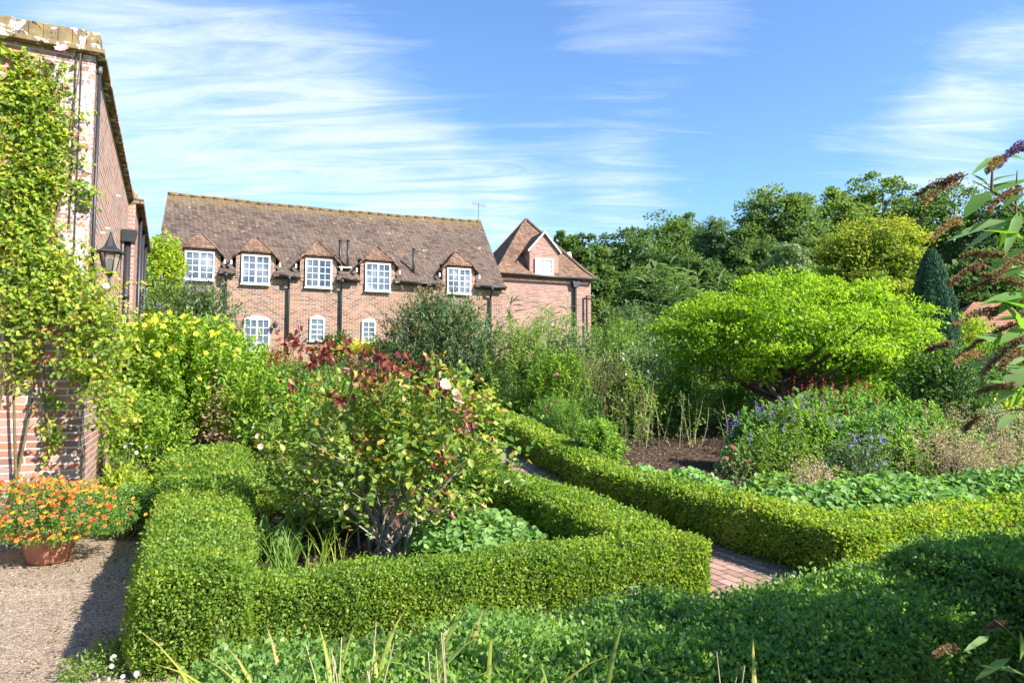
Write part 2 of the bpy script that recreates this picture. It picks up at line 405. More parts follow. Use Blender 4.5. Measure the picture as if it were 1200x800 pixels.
def path_mat():
    m, nt = newmat('brick_paving'); tc = nd(nt, 'ShaderNodeTexCoord'); o = tc.outputs['Object']
    mp = nd(nt, 'ShaderNodeMapping'); mp.inputs['Rotation'].default_value = (0, 0, R(90)); nt.links.new(o, mp.inputs[0])
    bt = nd(nt, 'ShaderNodeTexBrick', Scale=1.0, **{'Mortar Size': .007, 'Brick Width': .23, 'Row Height': .112, 'Mortar Smooth': .2})
    bt.inputs['Color1'].default_value = (0, 0, 0, 1); bt.inputs['Color2'].default_value = (1, 1, 1, 1)
    nt.links.new(mp.outputs[0], bt.inputs['Vector'])
    c = ramp(nt, bt.outputs['Color'], [(0, (.24, .15, .12)), (.4, (.36, .21, .165)), (.7, (.42, .27, .22)), (1, (.33, .25, .21))])
    n1 = noise(nt, o, 2.5, 5); n2 = noise(nt, o, 45, 5)
    c = mixc(nt, .7, c, ramp(nt, n1, [(.3, (.6, .62, .6)), (.7, (1.15, 1.1, 1.1))]), 'MULTIPLY')
    c = mixc(nt, .6, c, ramp(nt, n2, [(.3, (.7, .7, .7)), (.7, (1.2, 1.2, 1.2))]), 'MULTIPLY')
    c = mixc(nt, bt.outputs['Fac'], c, (.07, .055, .04))
    h = mixc(nt, bt.outputs['Fac'], (1, 1, 1), (0, 0, 0)); h = mixc(nt, .3, h, ramp(nt, n2, [(0, 0.0), (1, 1.0)]))
    finish(nt, c, .9, h, .9, .012, .15); return m
def coping_mat():
    m, nt = newmat('lichened_coping'); tc = nd(nt, 'ShaderNodeTexCoord'); o = tc.outputs['Object']
    n1 = noise(nt, o, 5, 6, .65); n2 = noise(nt, o, 11, 5, .6); n3 = noise(nt, o, 9, 4, .6, .6)
    c = ramp(nt, n1, [(.3, (.10, .075, .05)), (.5, (.20, .15, .08)), (.7, (.28, .2, .07))])
    c = mixc(nt, ramp(nt, n3, [(.52, 0.0), (.58, 1.0)]), c, (.60, .58, .52))
    c = mixc(nt, ramp(nt, n2, [(.62, 0.0), (.66, 1.0)]), c, (.05, .045, .03))
    finish(nt, c, .95, n2, .8, .02, .1); return m
M['ground'] = ground_mat(); M['gravel'] = gravel_mat(); M['path'] = path_mat(); M['coping'] = coping_mat()

# ------------------------------------------------------------------ camera, sun, sky
cam = bpy.data.cameras.new('camera'); co = bpy.data.objects.new('camera', cam); COL.objects.link(co); SC.camera = co
cam.sensor_width = 36; cam.lens = 24; cam.clip_end = 2000; cam.clip_start = .05
co.location = (0, 0, EYE); co.rotation_euler = (R(90) + PITCH, 0, 0)
SD = np.array([.87, -.49, 0]); SD /= np.linalg.norm(SD); EL = R(36)
sl = bpy.data.lights.new('sun', 'SUN'); sl.energy = 4.5; sl.angle = R(.53); sl.color = (1.0, .945, .86)
so = bpy.data.objects.new('sun', sl); COL.objects.link(so)
az = math.atan2(SD[0], -SD[1])     # from -Y towards +X
so.rotation_euler = (R(90) - EL, 0, az); so.location = (20, -15, 30)

w = bpy.data.worlds.new('World'); SC.world = w; w.use_nodes = True
nt = w.node_tree; nt.nodes.clear()
sky = nd(nt, 'ShaderNodeTexSky', sky_type='NISHITA'); sky.sun_disc = False; sky.sun_elevation = EL
sky.sun_rotation = math.atan2(SD[0], SD[1]); sky.air_density = 1.0; sky.dust_density = .3; sky.ozone_density = 3.0; sky.altitude = 100
tc = nd(nt, 'ShaderNodeTexCoord'); sp = nd(nt, 'ShaderNodeSeparateXYZ'); nt.links.new(tc.outputs['Generated'], sp.inputs[0])
def wmath(op, a, b=None, c=None):
    n = nd(nt, 'ShaderNodeMath', operation=op)
    for i, v in enumerate((a, b, c)):
        if v is None: continue
        if hasattr(v, 'is_output'): nt.links.new(v, n.inputs[i])
        else: n.inputs[i].default_value = v
    return n.outputs[0]
zz = wmath('MAXIMUM', wmath('ADD', sp.outputs[2], .12), .05)
cb = nd(nt, 'ShaderNodeCombineXYZ'); nt.links.new(wmath('DIVIDE', sp.outputs[0], zz), cb.inputs[0]); nt.links.new(wmath('DIVIDE', sp.outputs[1], zz), cb.inputs[1])
mp = nd(nt, 'ShaderNodeMapping'); mp.inputs['Rotation'].default_value = (0, 0, R(22)); mp.inputs['Scale'].default_value = (1.3, 6.5, 1); nt.links.new(cb.outputs[0], mp.inputs[0])
c1 = noise(nt, mp.outputs[0], 1.25, 12, .66, 1.3)
mp2 = nd(nt, 'ShaderNodeMapping'); mp2.inputs['Rotation'].default_value = (0, 0, R(-14)); mp2.inputs['Scale'].default_value = (1.6, 3.4, 1); mp2.inputs['Location'].default_value = (3.1, 1.7, 0); nt.links.new(cb.outputs[0], mp2.inputs[0])
c2 = noise(nt, mp2.outputs[0], .9, 7, .6, .6)
def patch(px, py, wd, amp):
    d = ray(px, py); d = d / np.linalg.norm(d)
    dt = nd(nt, 'ShaderNodeVectorMath', operation='DOT_PRODUCT'); nt.links.new(tc.outputs['Generated'], dt.inputs[0]); dt.inputs[1].default_value = d
    mr = nd(nt, 'ShaderNodeMapRange', **{'From Min': math.cos(wd), 'From Max': 1.0, 'To Min': 0.0, 'To Max': amp}); mr.interpolation_type = 'SMOOTHSTEP'
    nt.links.new(dt.outputs['Value'], mr.inputs[0]); return mr.outputs[0]
pm = None
for a in [(250, 215, .34, .33), (60, 100, .30, .14), (420, 160, .20, .26), (520, 245, .16, .50), (670, 225, .16, .36), (760, 205, .12, .2), (250, 10, .30, .20), (760, 5, .17, .34), (1165, 150, .15, .30), (1060, 200, .14, .25), (1195, 70, .10, .2)]:
    v = patch(*a); pm = v if pm is None else wmath('ADD', pm, v)
tot = wmath('ADD', wmath('ADD', wmath('MULTIPLY', c1, .68), wmath('MULTIPLY', c2, .30)), wmath('MULTIPLY', wmath('MINIMUM', pm, .62), .60))
cm = ramp(nt, tot, [(.58, 0.0), (.74, .16), (.98, .62)])
col = mixc(nt, cm, mixc(nt, 1.0, sky.outputs[0], (.50, .60, .69), 'MULTIPLY'), (3.0, 3.15, 3.4))
bg = nd(nt, 'ShaderNodeBackground', Strength=.15); nt.links.new(col, bg.inputs[0])
wo = nd(nt, 'ShaderNodeOutputWorld'); nt.links.new(bg.outputs[0], wo.inputs[0])
SC.view_settings.view_transform = 'Standard'; SC.view_settings.look = 'None'; SC.view_settings.gamma = 1; SC.view_settings.exposure = 1.56
SC.cycles.max_bounces = 7; SC.cycles.transparent_max_bounces = 6; SC.cycles.transmission_bounces = 4; SC.cycles.diffuse_bounces = 5; SC.cycles.glossy_bounces = 2
SC.cycles.caustics_reflective = False; SC.cycles.caustics_refractive = False
SC.cycles.use_denoising = True

# ------------------------------------------------------------------ ground sheets
def sheet(name, xs, ys, dz, mat, loc_rz=0):
    X, Y = np.meshgrid(xs, ys)                 # local coordinates, rotated by loc_rz
    c, s = math.cos(loc_rz), math.sin(loc_rz)
    WX, WY = X * c - Y * s, X * s + Y * c
    Z = terr(WX, WY) + dz
    V = np.stack([X, Y, Z], -1).reshape(-1, 3)
    nx, ny = len(xs), len(ys)
    i = np.arange(nx * ny).reshape(ny, nx)
    Q = np.stack([i[:-1, :-1], i[:-1, 1:], i[1:, 1:], i[1:, :-1]], -1).reshape(-1, 4)
    o = link(name, arr_mesh(name, V, Q, mat, smooth=True)); o.rotation_euler = (0, 0, loc_rz)
    o['kind'] = 'structure'; return o
gx = np.concatenate([np.linspace(-400, -22, 12), np.linspace(-20, 30, 101), np.linspace(34, 400, 12)])
gy = np.concatenate([np.linspace(-100, -4, 6), np.linspace(-3, 40, 173), np.linspace(45, 600, 14)])
sheet('ground', gx, gy, -.035, M['ground'])
sheet('gravel_path', np.linspace(-9, -.37, 30), np.linspace(-3, 8.6, 40), .0, M['gravel'], TH)
sheet('brick_path', np.linspace(3.0, 4.6, 8), np.linspace(-2, 24, 120), .004, M['path'], TH)
sheet('cross_path', np.linspace(-.4, 2.996, 14), np.linspace(3.0, 4.5, 8), .004, M['path'], TH)
sheet('side_path', np.linspace(4.604, 16, 30), np.linspace(3.0, 4.5, 8), .004, M['path'], TH)

# soil clods and leaf litter on the bare patch and beds (one loose mass)
cl = Leaves()
for (a0, a1, b0, b1, n) in [(5.0, 10.5, 8.0, 12.5, 9000), (.1, 2.5, 4.9, 8.5, 6000)]:
    ab = np.stack([rng.uniform(a0, a1, n), rng.uniform(b0, b1, n)], 1)
    x, y = ab[:, 0] * CU - ab[:, 1] * SU, ab[:, 0] * SU + ab[:, 1] * CU
    P = np.stack([x, y, terr(x, y) - .03 + rng.uniform(0, .015, n)], 1)
    cl.add(P, rv(n) * [1, 1, .5] + [0, 0, .2], rv(n) * .7 + [0, 0, .6], rng.uniform(.015, .05, n), rng.uniform(.012, .035, n), rng.uniform(0, 1, n), 'kite', .2)
M['clod'] = leaf_mat('soil_crumbs', [(.03, .02, .015), (.07, .045, .035), (.12, .085, .06), (.22, .16, .10)], 0, .95, .1)
o = cl.build('soil_crumbs', M['clod']); tag(o, 'crumbs of dark soil and dry leaf litter over the bare beds', 'soil', kind='stuff')
cl = Leaves()
for (a0, a1, b0, b1, n, L0) in [(-3.2, -.6, 3.0, 8.0, 900, .016), (-4.5, -.7, 6.3, 7.9, 700, .035), (-1.15, -.85, 4.0, 8.3, 250, .03), (4.1, 4.4, 4.5, 9, 300, .03), (3.25, 3.4, 4.5, 8, 120, .03)]:
    a_, b_ = rng.uniform(a0, a1, n), rng.uniform(b0, b1, n); x, y = a_ * CU - b_ * SU, a_ * SU + b_ * CU
    P = np.stack([x, y, terr(x, y) + .008], 1)
    cl.add(P, rv(n) * [1, 1, .2], rv(n) * .3 + [0, 0, 1], L0 * rng.uniform(.6, 1.4, n), L0 * .6, rng.uniform(0, 1, n), 'kite', .25)
o = cl.build('fallen_leaves', M['straw']); tag(o, 'small brown fallen leaves scattered over the gravel and paving edges', 'fallen leaves', kind='stuff')

pb = Leaves(); n = 5200
a_, b_ = rng.uniform(-4.6, -.55, n), rng.uniform(2.6, 8.0, n); x, y = a_ * CU - b_ * SU, a_ * SU + b_ * CU
P = np.stack([x, y, terr(x, y) + .002], 1); sz = .005 + .012 * rng.random(n) ** 2.5
pb.add(P, rv(n) * [1, 1, .15], rv(n) * .35 + [0, 0, 1], sz, sz * .8, rng.random(n), 'round', .28)
M['pebble'] = leaf_mat('loose_pebbles', [(.16, .12, .09), (.33, .26, .19), (.45, .38, .30), (.55, .50, .43)], 0, .85, .2)
tag(pb.build('loose_pebbles', M['pebble']), 'loose small stones lying on the gravel path', 'gravel stones', kind='stuff')
ms = Leaves(); n = 5000; e_ = rng.random(n)
a_ = np.where(e_ < .45, 3.26 + np.abs(rng.normal(0, .05, n)), 4.38 - np.abs(rng.normal(0, .06, n))); b_ = rng.uniform(4.3, 15, n)
x, y = a_ * CU - b_ * SU, a_ * SU + b_ * CU
ms.add(np.stack([x, y, terr(x, y) + .006], 1), rv(n) + [0, 0, .6], rv(n), .016, .009, rng.random(n), 'kite')
tag(ms.build('path_moss', M['mid']), 'moss and tiny weeds along the edges of the brick path', 'moss', kind='stuff')

# ------------------------------------------------------------------ hedges
def hedge(label, a0, a1, b0, b1, h, mat, cover=3.0, axis='b', rt=0, ends=(1, 1), tone=0.0, group='clipped box hedges', flare=0.0, lf=1.0, rg=1.0):
    """clipped run between a0..a1 and b0..b1, its length along `axis`"""
    L = (b1 - b0) if axis == 'b' else (a1 - a0); Wd = (a1 - a0) if axis == 'b' else (b1 - b0)
    cx, cy = g2w((a0 + a1) / 2, (b0 + b1) / 2); base = np.array([cx, cy, float(terr(cx, cy))])
    t = thing('box_hedge', label, 'hedge', base, 0, group)
    lv = Leaves(); step = .5; nseg = max(1, int(math.ceil(L / step)))
    def place(s, w, z):    # s along, w across (-.5..), z height -> world
        if axis == 'b': a, b = (a0 + a1) / 2 + w - flare * s / L * np.clip((Wd / 2 - w) / Wd, 0, 1), b0 + s
        else: a, b = a0 + s, (b0 + b1) / 2 - w
        x, y = a * CU - b * SU, a * SU + b * CU
        return np.stack([x, y, terr(x, y) + z], -1)
    def wdir(ds, dw, dz):
        if axis == 'b': da, db = dw, ds
        else: da, db = ds, -dw
        return np.stack([da * CU - db * SU, da * SU + db * CU, dz], -1)
    e = 2 / 5.0
    def emit(s, w, z, ns, nw, nz, L0):
        n = len(s)
        P = place(s, w, z); N = nrm(wdir(ns, nw, nz))
        lp = lump(P, 3.2) * .028 + lump(P, 8) * .022
        lp = (lp + (lump(P, 1.1) * .02)) * rg
        P = P + N * (lp + rng.uniform(-.045, .012, n))[:, None]
        thin = np.clip((lump(P, 2.3) - .75) * .9, 0, .75) + np.where(z < .07, .45, 0)
        kp = rng.random(n) > thin; P, N = P[kp], N[kp]; n = len(P)
        if n == 0: return
        up = rng.random(n) < .09 * rg
        P[up] += N[up] * rng.uniform(.01, .045 * rg, up.sum())[:, None]
        D = N * .55 + rv(n) * .75 + [0, 0, .15]
        NN = N * .55 + rv(n) * .8
        r = .36 + tone + .08 * lump(P, 1.3) + .12 * lump(P, 4.0) + .10 * lump(P, 12.) + rng.normal(0, .17, n)
        r = np.where(rng.random(n) < .03, r + .35, r)
        ls = L0 * rng.uniform(.7, 1.3, n)
        lv.add(P, D, NN, ls, ls * .62, r, 'kite', .14, .1)
    for k in range(nseg):
        s0, s1 = k * L / nseg, (k + 1) * L / nseg
        q = place(np.array([(s0 + s1) / 2]), np.array([0.]), np.array([h]))[0]
        dist = math.hypot(q[0], q[1])
        L0 = min(max(.0050 * dist, .0205), .06) * lf
        per = Wd + 2 * h
        n = int(cover * per * (s1 - s0) / (L0 * L0 * .62 * .5))
        # superellipse cross-section sampled evenly by perimeter
        ph = np.linspace(0.001, math.pi - .001, 400)
        cw, sz = np.cos(ph), np.sin(ph)
        ww = Wd / 2 * np.sign(cw) * np.abs(cw) ** e; zz_ = h * np.abs(sz) ** e
        dl = np.concatenate([[0], np.cumsum(np.hypot(np.diff(ww), np.diff(zz_)))])
        u = rng.uniform(0, dl[-1], n)
        w_ = np.interp(u, dl, ww); z_ = np.interp(u, dl, zz_)
        nw = np.sign(w_) * (np.abs(w_) / (Wd / 2)) ** 4 / (Wd / 2); nz = (z_ / h) ** 4 / h
        s_ = rng.uniform(s0, s1, n)
        # round the plan near free ends
        emit(s_, w_, z_, np.zeros(n), nw, nz, L0)
    for side in (0, 1):
        if not ends[side]: continue
        s_c = 0 if side == 0 else L
        q = place(np.array([s_c]), np.array([0.]), np.array([h]))[0]; dist = math.hypot(q[0], q[1])
        L0 = min(max(.0050 * dist, .0205), .06) * lf
        n = int(cover * Wd * h / (L0 * L0 * .62 * .5))
        w_ = rng.uniform(-Wd / 2, Wd / 2, n); z_ = rng.uniform(0, h, n)
        k = np.abs(w_) / (Wd / 2) ; kk = (k ** 5 + (z_ / h) ** 5); sel = kk < 1; w_, z_, k = w_[sel], z_[sel], k[sel]
        bul = .06 * (1 - k ** 3) * (1 if side else -1)
        emit(np.full(len(w_), s_c) + bul, w_, z_, np.full(len(w_), 1.0 if side else -1.0), np.zeros(len(w_)), np.full(len(w_), .05), L0)
    lv.build('foliage', mat, t)
    # twiggy inside
    ns = max(2, int(L / .3)); ss = np.linspace(.07, L - .07, ns); ph = np.linspace(0, math.pi, 13)
    ins = .07
    WW = (Wd / 2 - ins) * np.sign(np.cos(ph)) * np.abs(np.cos(ph)) ** e; ZZ = (h - ins) * np.abs(np.sin(ph)) ** e - .04
    Sg, Wg = np.meshgrid(ss, WW, indexing='ij'); _, Zg = np.meshgrid(ss, ZZ, indexing='ij')
    V = place(Sg.ravel(), Wg.ravel(), Zg.ravel()).reshape(-1, 3)
    i = np.arange(V.shape[0]).reshape(ns, 13)
    Q = np.stack([i[:-1, :-1], i[:-1, 1:], i[1:, 1:], i[1:, :-1]], -1).reshape(-1, 4)
    # end caps as strips
    for row in (0, ns - 1):
        c = i[row]
        Q = np.concatenate([Q, np.array([[c[j], c[j + 1], c[11 - j], c[12 - j]] for j in range(6)])])
    me = arr_mesh('inner_twigs', V - base, Q, M['core']); link('inner_twigs', me, t)
    return t

H = .42
hedge('wide sunlit box hedge running back along the left gravel path', -.56, .03, 4.26, 10.0, .56, M['box'], 3.0, 'b', flare=.5)
hedge('low box hedge along the near side of the rose bed', .02, 3.25, 4.34, 4.84, H, M['box'], 3.0, 'a', ends=(0, 1), tone=.04)
hedge('box hedge between the rose bed and the brick path, its inner side in shade', 2.68, 3.33, 4.80, 17.5, H + .055, M['box'], 2.8, 'b', ends=(0, 1), tone=.05)
hedge('long box hedge on the right side of the brick path, running back towards the house', 4.40, 4.98, 4.22, 19.5, H + .02, M['box'], 2.8, 'b', tone=.08)
hedge('box hedge edging the pale broad leaves of the right bed, leading to the right edge', 4.98, 13.5, 4.22, 4.80, H + .02, M['box'], 2.8, 'a', ends=(0, 1), tone=.06)
hedge('shaded box hedge in the foreground along the bottom of the photo', -.12, 3.62, 2.30, 3.28, .475, M['boxshade'], 3.4, 'a', tone=.06, lf=1.3, rg=1.6)
hedge('taller dark box hedge at the bottom right corner, wholly in shade', 3.70, 9.5, 2.15, 3.28, .62, M['boxshade'], 3.2, 'a', tone=.03, lf=1.35, rg=1.6)

# ------------------------------------------------------------------ bushes
def wpos(px, Y, z=None):
    p = at(px, 450, Y); return np.array([p[0], Y, float(terr(p[0], Y)) if z is None else z])
def bush(name, label, cat, base, rx, ry, h, mat, L, W=None, ntw=400, lpt=12, z0=.1, wild=.18, tl=.25, shape='kite', stem=None,
         nst=14, sr=.012, up=.5, tone=.5, spread=.17, fill=2.6, group=None, root_r=.12, topw=0., tonetop=0., droop=.1, orient=.6):
    t = thing(name, label, cat, base, 0, group)
    W = W if W else L * .5
    d = rv(ntw); d[:, 2] = np.where(d[:, 2] < -.75, -d[:, 2], d[:, 2])
    rad = rng.random(ntw) ** (1 / fill) * (1 + wild * lump(d * 2.1 + base, 1.3) + rng.normal(0, .04, ntw))
    cz = h * (z0 + 1) / 2; hz = h * (1 - z0) / 2
    q = d * rad[:, None]
    sx = 1 + topw * q[:, 2]
    tip = base + np.stack([q[:, 0] * rx * sx, q[:, 1] * ry * sx, cz + q[:, 2] * hz], 1)
    tip[:, 2] = np.maximum(tip[:, 2], base[2] + .04)
    out = nrm((tip - (base + [0, 0, h * .25])) * [1, 1, .8]); tdv = nrm(out * (1 - up) + np.array([0, 0, up]) + rv(ntw) * .35)
    tt = np.linspace(0, 1, lpt)
    P = tip[:, None] - tdv[:, None] * (tl * (1 - tt))[None, :, None]
    P = P + rng.normal(0, tl * .05, P.shape)
    P = P.reshape(-1, 3); n = len(P); TD = np.repeat(tdv, lpt, 0); OUT = np.repeat(out, lpt, 0)
    D = TD * .35 + rv(n) * .8 + OUT * .35 - [0, 0, droop]
    N = rv(n) * (1 - orient) + np.array([0, 0, orient]) + OUT * .25
    r = tone + rng.normal(0, spread, n) + np.repeat(rng.normal(0, .09, ntw), lpt) + tonetop * np.repeat(q[:, 2], lpt)
    ls = L * rng.uniform(.6, 1.3, n)
    Leaves().add(P, D, N, ls, ls * (W / L), r, shape).build('foliage', mat, t)
    tb = Tubes(); k = min(nst, ntw)
    ix = rng.choice(ntw, k, replace=False)
    A = base + np.stack([rng.normal(0, root_r, k), rng.normal(0, root_r, k), np.full(k, -.05)], 1)
    B = tip[ix]; C = A * .45 + B * .55; C[:, :2] = A[:, :2] * .65 + B[:, :2] * .35
    tb.curve(A, C, B, np.full(k, sr), np.full(k, sr * .3), 7, 5)
    ix2 = rng.choice(ntw, min(ntw, nst * 5), replace=False); B2 = tip[ix2]; A2 = B2 - tdv[ix2] * tl * 1.3 - out[ix2] * tl * .3
    tb.curve(A2, (A2 + B2) / 2, B2, np.full(len(ix2), sr * .35), np.full(len(ix2), sr * .18), 3, 3)
    tb.build('stems', stem or M['twig'], t)
    return t, tip, tdv, q
def flower_me(name, mat, n=5, rad=.5, centre=None, cup=.25, wd=.9):
    lv = Leaves(); an = np.arange(n) * 2 * math.pi / n
    D = np.stack([np.cos(an), np.sin(an), np.full(n, cup)], 1)
    lv.add(np.zeros((n, 3)), D, np.tile([0, 0, 1.0], (n, 1)), rad, rad * wd, .5, 'oval', .05, .05)
    return arr_mesh(name, np.concatenate(lv.V), np.concatenate(lv.Q), mat, np.full(lv.n, .5))
def petal(name, col, trans=.35):
    m, nt = newmat(name); tcx = nd(nt, 'ShaderNodeTexCoord'); f = noise(nt, tcx.outputs['Object'], 3, 2)
    c = ramp(nt, f, [(.3, [v * .85 for v in col]), (.7, [min(1, v * 1.1) for v in col])]); finish(nt, c, .6, trans=trans, spec=.2); return m
M['p_yellow'] = petal('yellow_petals', (.80, .68, .06)); M['p_orange'] = petal('orange_petals', (.80, .17, .03)); M['p_red'] = petal('red_orange_petals', (.72, .07, .02))
M['p_amber'] = petal('amber_petals', (.85, .42, .03)); M['p_lilac'] = petal('lilac_petals', (.62, .48, .68)); M['p_pink'] = petal('magenta_petals', (.62, .06, .26))
M['p_white'] = petal('white_petals', (.82, .80, .76)); M['p_peach'] = petal('cream_peach_petals', (.85, .62, .48)); M['p_rose'] = petal('pink_petals', (.80, .45, .50)); M['p_blue'] = petal('violet_petals', (.22, .14, .48))
def seg_blooms(parent, me, P, size, face=None, name='bloom'):
    b0 = np.array(parent.location)
    for p in P:
        o = link(name, me, parent, p - b0)
        f = np.array([.15, -.75, .6]) if face is None else face
        f = f + np.random.default_rng(int(abs(p[0] * 1e4)) % 99991).normal(0, .35, 3); f /= np.linalg.norm(f)
        o.rotation_euler = (math.acos(max(-1, min(1, f[2]))), 0, math.atan2(f[1], f[0]) + math.pi / 2)
        s = size * random.uniform(.75, 1.25); o.scale = (s, s, s)
def outer(tip, q, n, front=True, low=-.4):
    sc = np.linalg.norm(q, axis=1) + (-.6 * q[:, 1] if front else 0) + .5 * q[:, 2] + rng.uniform(0, .5, len(q)) - 5 * (q[:, 2] < low)
    return tip[np.argsort(-sc)[:n]]
def spikes(parent, P, D, ln, rad, mat, dens=40, name='flower_spike', nm=.016, merge=False, droop=0):
    """each spike a child mesh of small florets along a curved axis"""
    b0 = np.array(parent.location); allv = Leaves()
    for p, d in zip(P, D):
        lv = allv if merge else Leaves()
        t = rng.random(dens); d = d / np.linalg.norm(d); l = ln * random.uniform(.7, 1.25)
        c = p + d * (t * l)[:, None] - np.array([0, 0, 1]) * (t ** 2 * droop * l)[:, None]
        o_ = rv(dens); wr = rad * (1 - t * .75)
        lv.add(c + o_ * (wr * .5)[:, None], o_ + d * .4, rv(dens), nm, nm * .8, rng.random(dens), 'kite')
        if not merge: lv.build(name, mat, parent)
    if merge: allv.build(name, mat, parent)

def H_(px, py, Y):
    p = at(px, py, Y); return float(p[2] - terr(p[0], Y))

# --- rose bush in the bed
rb = wpos(458, 6.6)
HR = H_(440, 418, 6.6)
t, tip, tdv, q = bush('rose_bush', 'large rose bush with yellowing and dark red leaves behind the near box hedge', 'rose bush', rb, 1.36, 1.0, HR, M['rose'], .070, .052,
    ntw=820, lpt=8, z0=.06, wild=.22, tl=.28, shape='oval', nst=18, sr=.012, up=.35, tone=.27, spread=.17, fill=2.2, stem=M['greybark'], topw=.12, tonetop=.05, root_r=.16)
# thick base canes
tb = Tubes(); k = 10
A = rb + np.stack([rng.normal(0, .17, k), rng.normal(0, .1, k), np.full(k, -.05)], 1)
B = rb + np.stack([rng.uniform(-.8, .8, k), rng.uniform(-.5, .5, k), rng.uniform(.7, 1.2, k)], 1)
tb.curve(A, (A + B) / 2 + [0, 0, .05] + rng.normal(0, .06, (k, 3)), B, np.full(k, .024), np.full(k, .010), 8, 7).build('canes', M['greybark'], t)
# dark red young shoots standing out of the top
for (px, py) in [(455, 430), (462, 437), (446, 424), (425, 422), (380, 412), (365, 420), (350, 398), (352, 420), (430, 455), (445, 470), (500, 428), (515, 452), (420, 442), (368, 430), (403, 408), (388, 418), (452, 442), (518, 540), (508, 552), (470, 428), (412, 525), (500, 462), (441, 447), (475, 440), (545, 475), (340, 452), (395, 470), (338, 405), (545, 500)]:
    lv = Leaves(); tb = Tubes(); p = at(px, py - 6, 6.2 + random.uniform(-.25, .25)); n = 12
    d0 = np.array([random.uniform(-.4, .4), random.uniform(-.3, .1), 1.0])
    P = p + rng.normal(0, .05, (n, 3)); lv.add(P, rv(n) * .7 + [0, -.1, -.45], rv(n) + [0, -.6, .3], rng.uniform(.06, .095, n), .046, rng.uniform(.70, 1.0, n), 'oval')
    tb.curve(p - d0 * .3, p - d0 * .15 + rng.normal(0, .02, 3), p + d0 * .02, .005, .003, 5, 4)
    sh_ = tb.build('shoot', M['twig'], t); sh_['label'] = 'young shoot with dark red leaves'
    lv.build('shoot_leaves', M['rose'], sh_, loc=t.location)
f_big = flower_me('peach_rose_petals', M['p_peach'], 9, .5, cup=.6)
for (px, py, s) in [(521, 450, .10), (534, 460, .09), (537, 464, .09), (539, 473, .085), (527, 453, .07), (303, 511, .07), (306, 523, .08)]:
    seg_blooms(t, f_big, [at(px, py, 6.05)], s, name='rose_bloom')

# --- yellow flowered bush by the wall corner
yb = wpos(203, 11.0)
t, tip, tdv, q = bush('tall_leafy_bush', 'tall bush covered in yellow flowers beside the left building', 'bush', yb, 1.75, 1.1, H_(200, 368, 11), M['lime'], .085, .045,
    ntw=2100, lpt=11, z0=.02, wild=.14, tl=.32, nst=30, up=.55, tone=.38, spread=.16, fill=2.6, tonetop=.14, root_r=.4, shape='oval', stem=M['greenstem'])
fy = flower_me('yellow_petal_ring', M['p_yellow'], 5, .5, cup=.2)
seg_blooms(t, fy, outer(tip, q, 260, low=-.1)[::3], .088)
# brown seed spray in it
lv = Leaves(); P = at(253, 490, 9.9) + rng.normal(0, 1, (160, 3)) * [.13, .05, .26]
lv.add(P, rv(160) - [0, 0, .5], rv(160), .07, .035, rng.random(160), 'oval').build('withered_leaves', M['straw'], t)['label'] = 'withered brown leaves in the bush'

bl = wpos(172, 8.9)
bush('leafy_perennial', 'yellow-green leafy perennial at the foot of the left building corner', 'plant', bl, .62, .5, 1.35, M['lime'], .06, .035, ntw=330, lpt=10, z0=.1, tl=.25, tone=.42, shape='oval', stem=M['greenstem'])
t, tip, tdv, q = bush('campion_plant', 'slender plant with a few violet flowers beside the far end of the left hedge', 'plant', wpos(150, 8.4), .25, .2, H_(150, 520, 8.4), M['mid'], .06, .02, ntw=60, lpt=8, z0=.1, tl=.2, tone=.4, stem=M['greenstem'])
fv = flower_me('violet_petal_ring', M['p_lilac'], 5, .5)
seg_blooms(t, fv, [at(147, 523, 8.2), at(154, 520, 8.2), at(172, 523, 8.3), at(160, 530, 8.2)], .05)
bush('pale_fern', 'pale yellow-green fern between the left building and the hedge', 'fern', wpos(152, 7.9), .38, .3, .62, M['lime'], .09, .028, ntw=130, lpt=14, z0=.2, tl=.25, tone=.7, spread=.12, up=.3)
bush('clipped_box_bush', 'small dark green bush between the pot of orange flowers and the wide hedge', 'bush', wpos(158, 7.25), .42, .34, .56, M['boxshade'], .03, .02, ntw=900, lpt=8, z0=0, tl=.08, tone=.4, up=.2)

bush('leafy_perennial', 'brownish green leafy plant between the yellow flowered bush and the rose', 'plant', wpos(318, 10.2), .75, .6, H_(318, 425, 10.2), M['lime'], .07, .04, ntw=520, lpt=10, z0=0, tl=.28, tone=.35, shape='oval', stem=M['greenstem'], spread=.24)
bush('leafy_perennial', 'green leafy plant directly behind the rose bush', 'plant', wpos(420, 11.5), 1.5, .7, H_(420, 440, 11.5), M['mid'], .07, .035, ntw=620, lpt=10, z0=0, tl=.28, tone=.5, shape='oval', stem=M['greenstem'])
bush('leafy_perennial', 'dark leafy plant near the far end of the rose bed', 'plant', wpos(345, 14.5), 1.5, .7, H_(345, 425, 14.5), M['mid'], .08, .04, ntw=620, lpt=10, z0=0, tl=.3, tone=.3, shape='oval', stem=M['greenstem'])
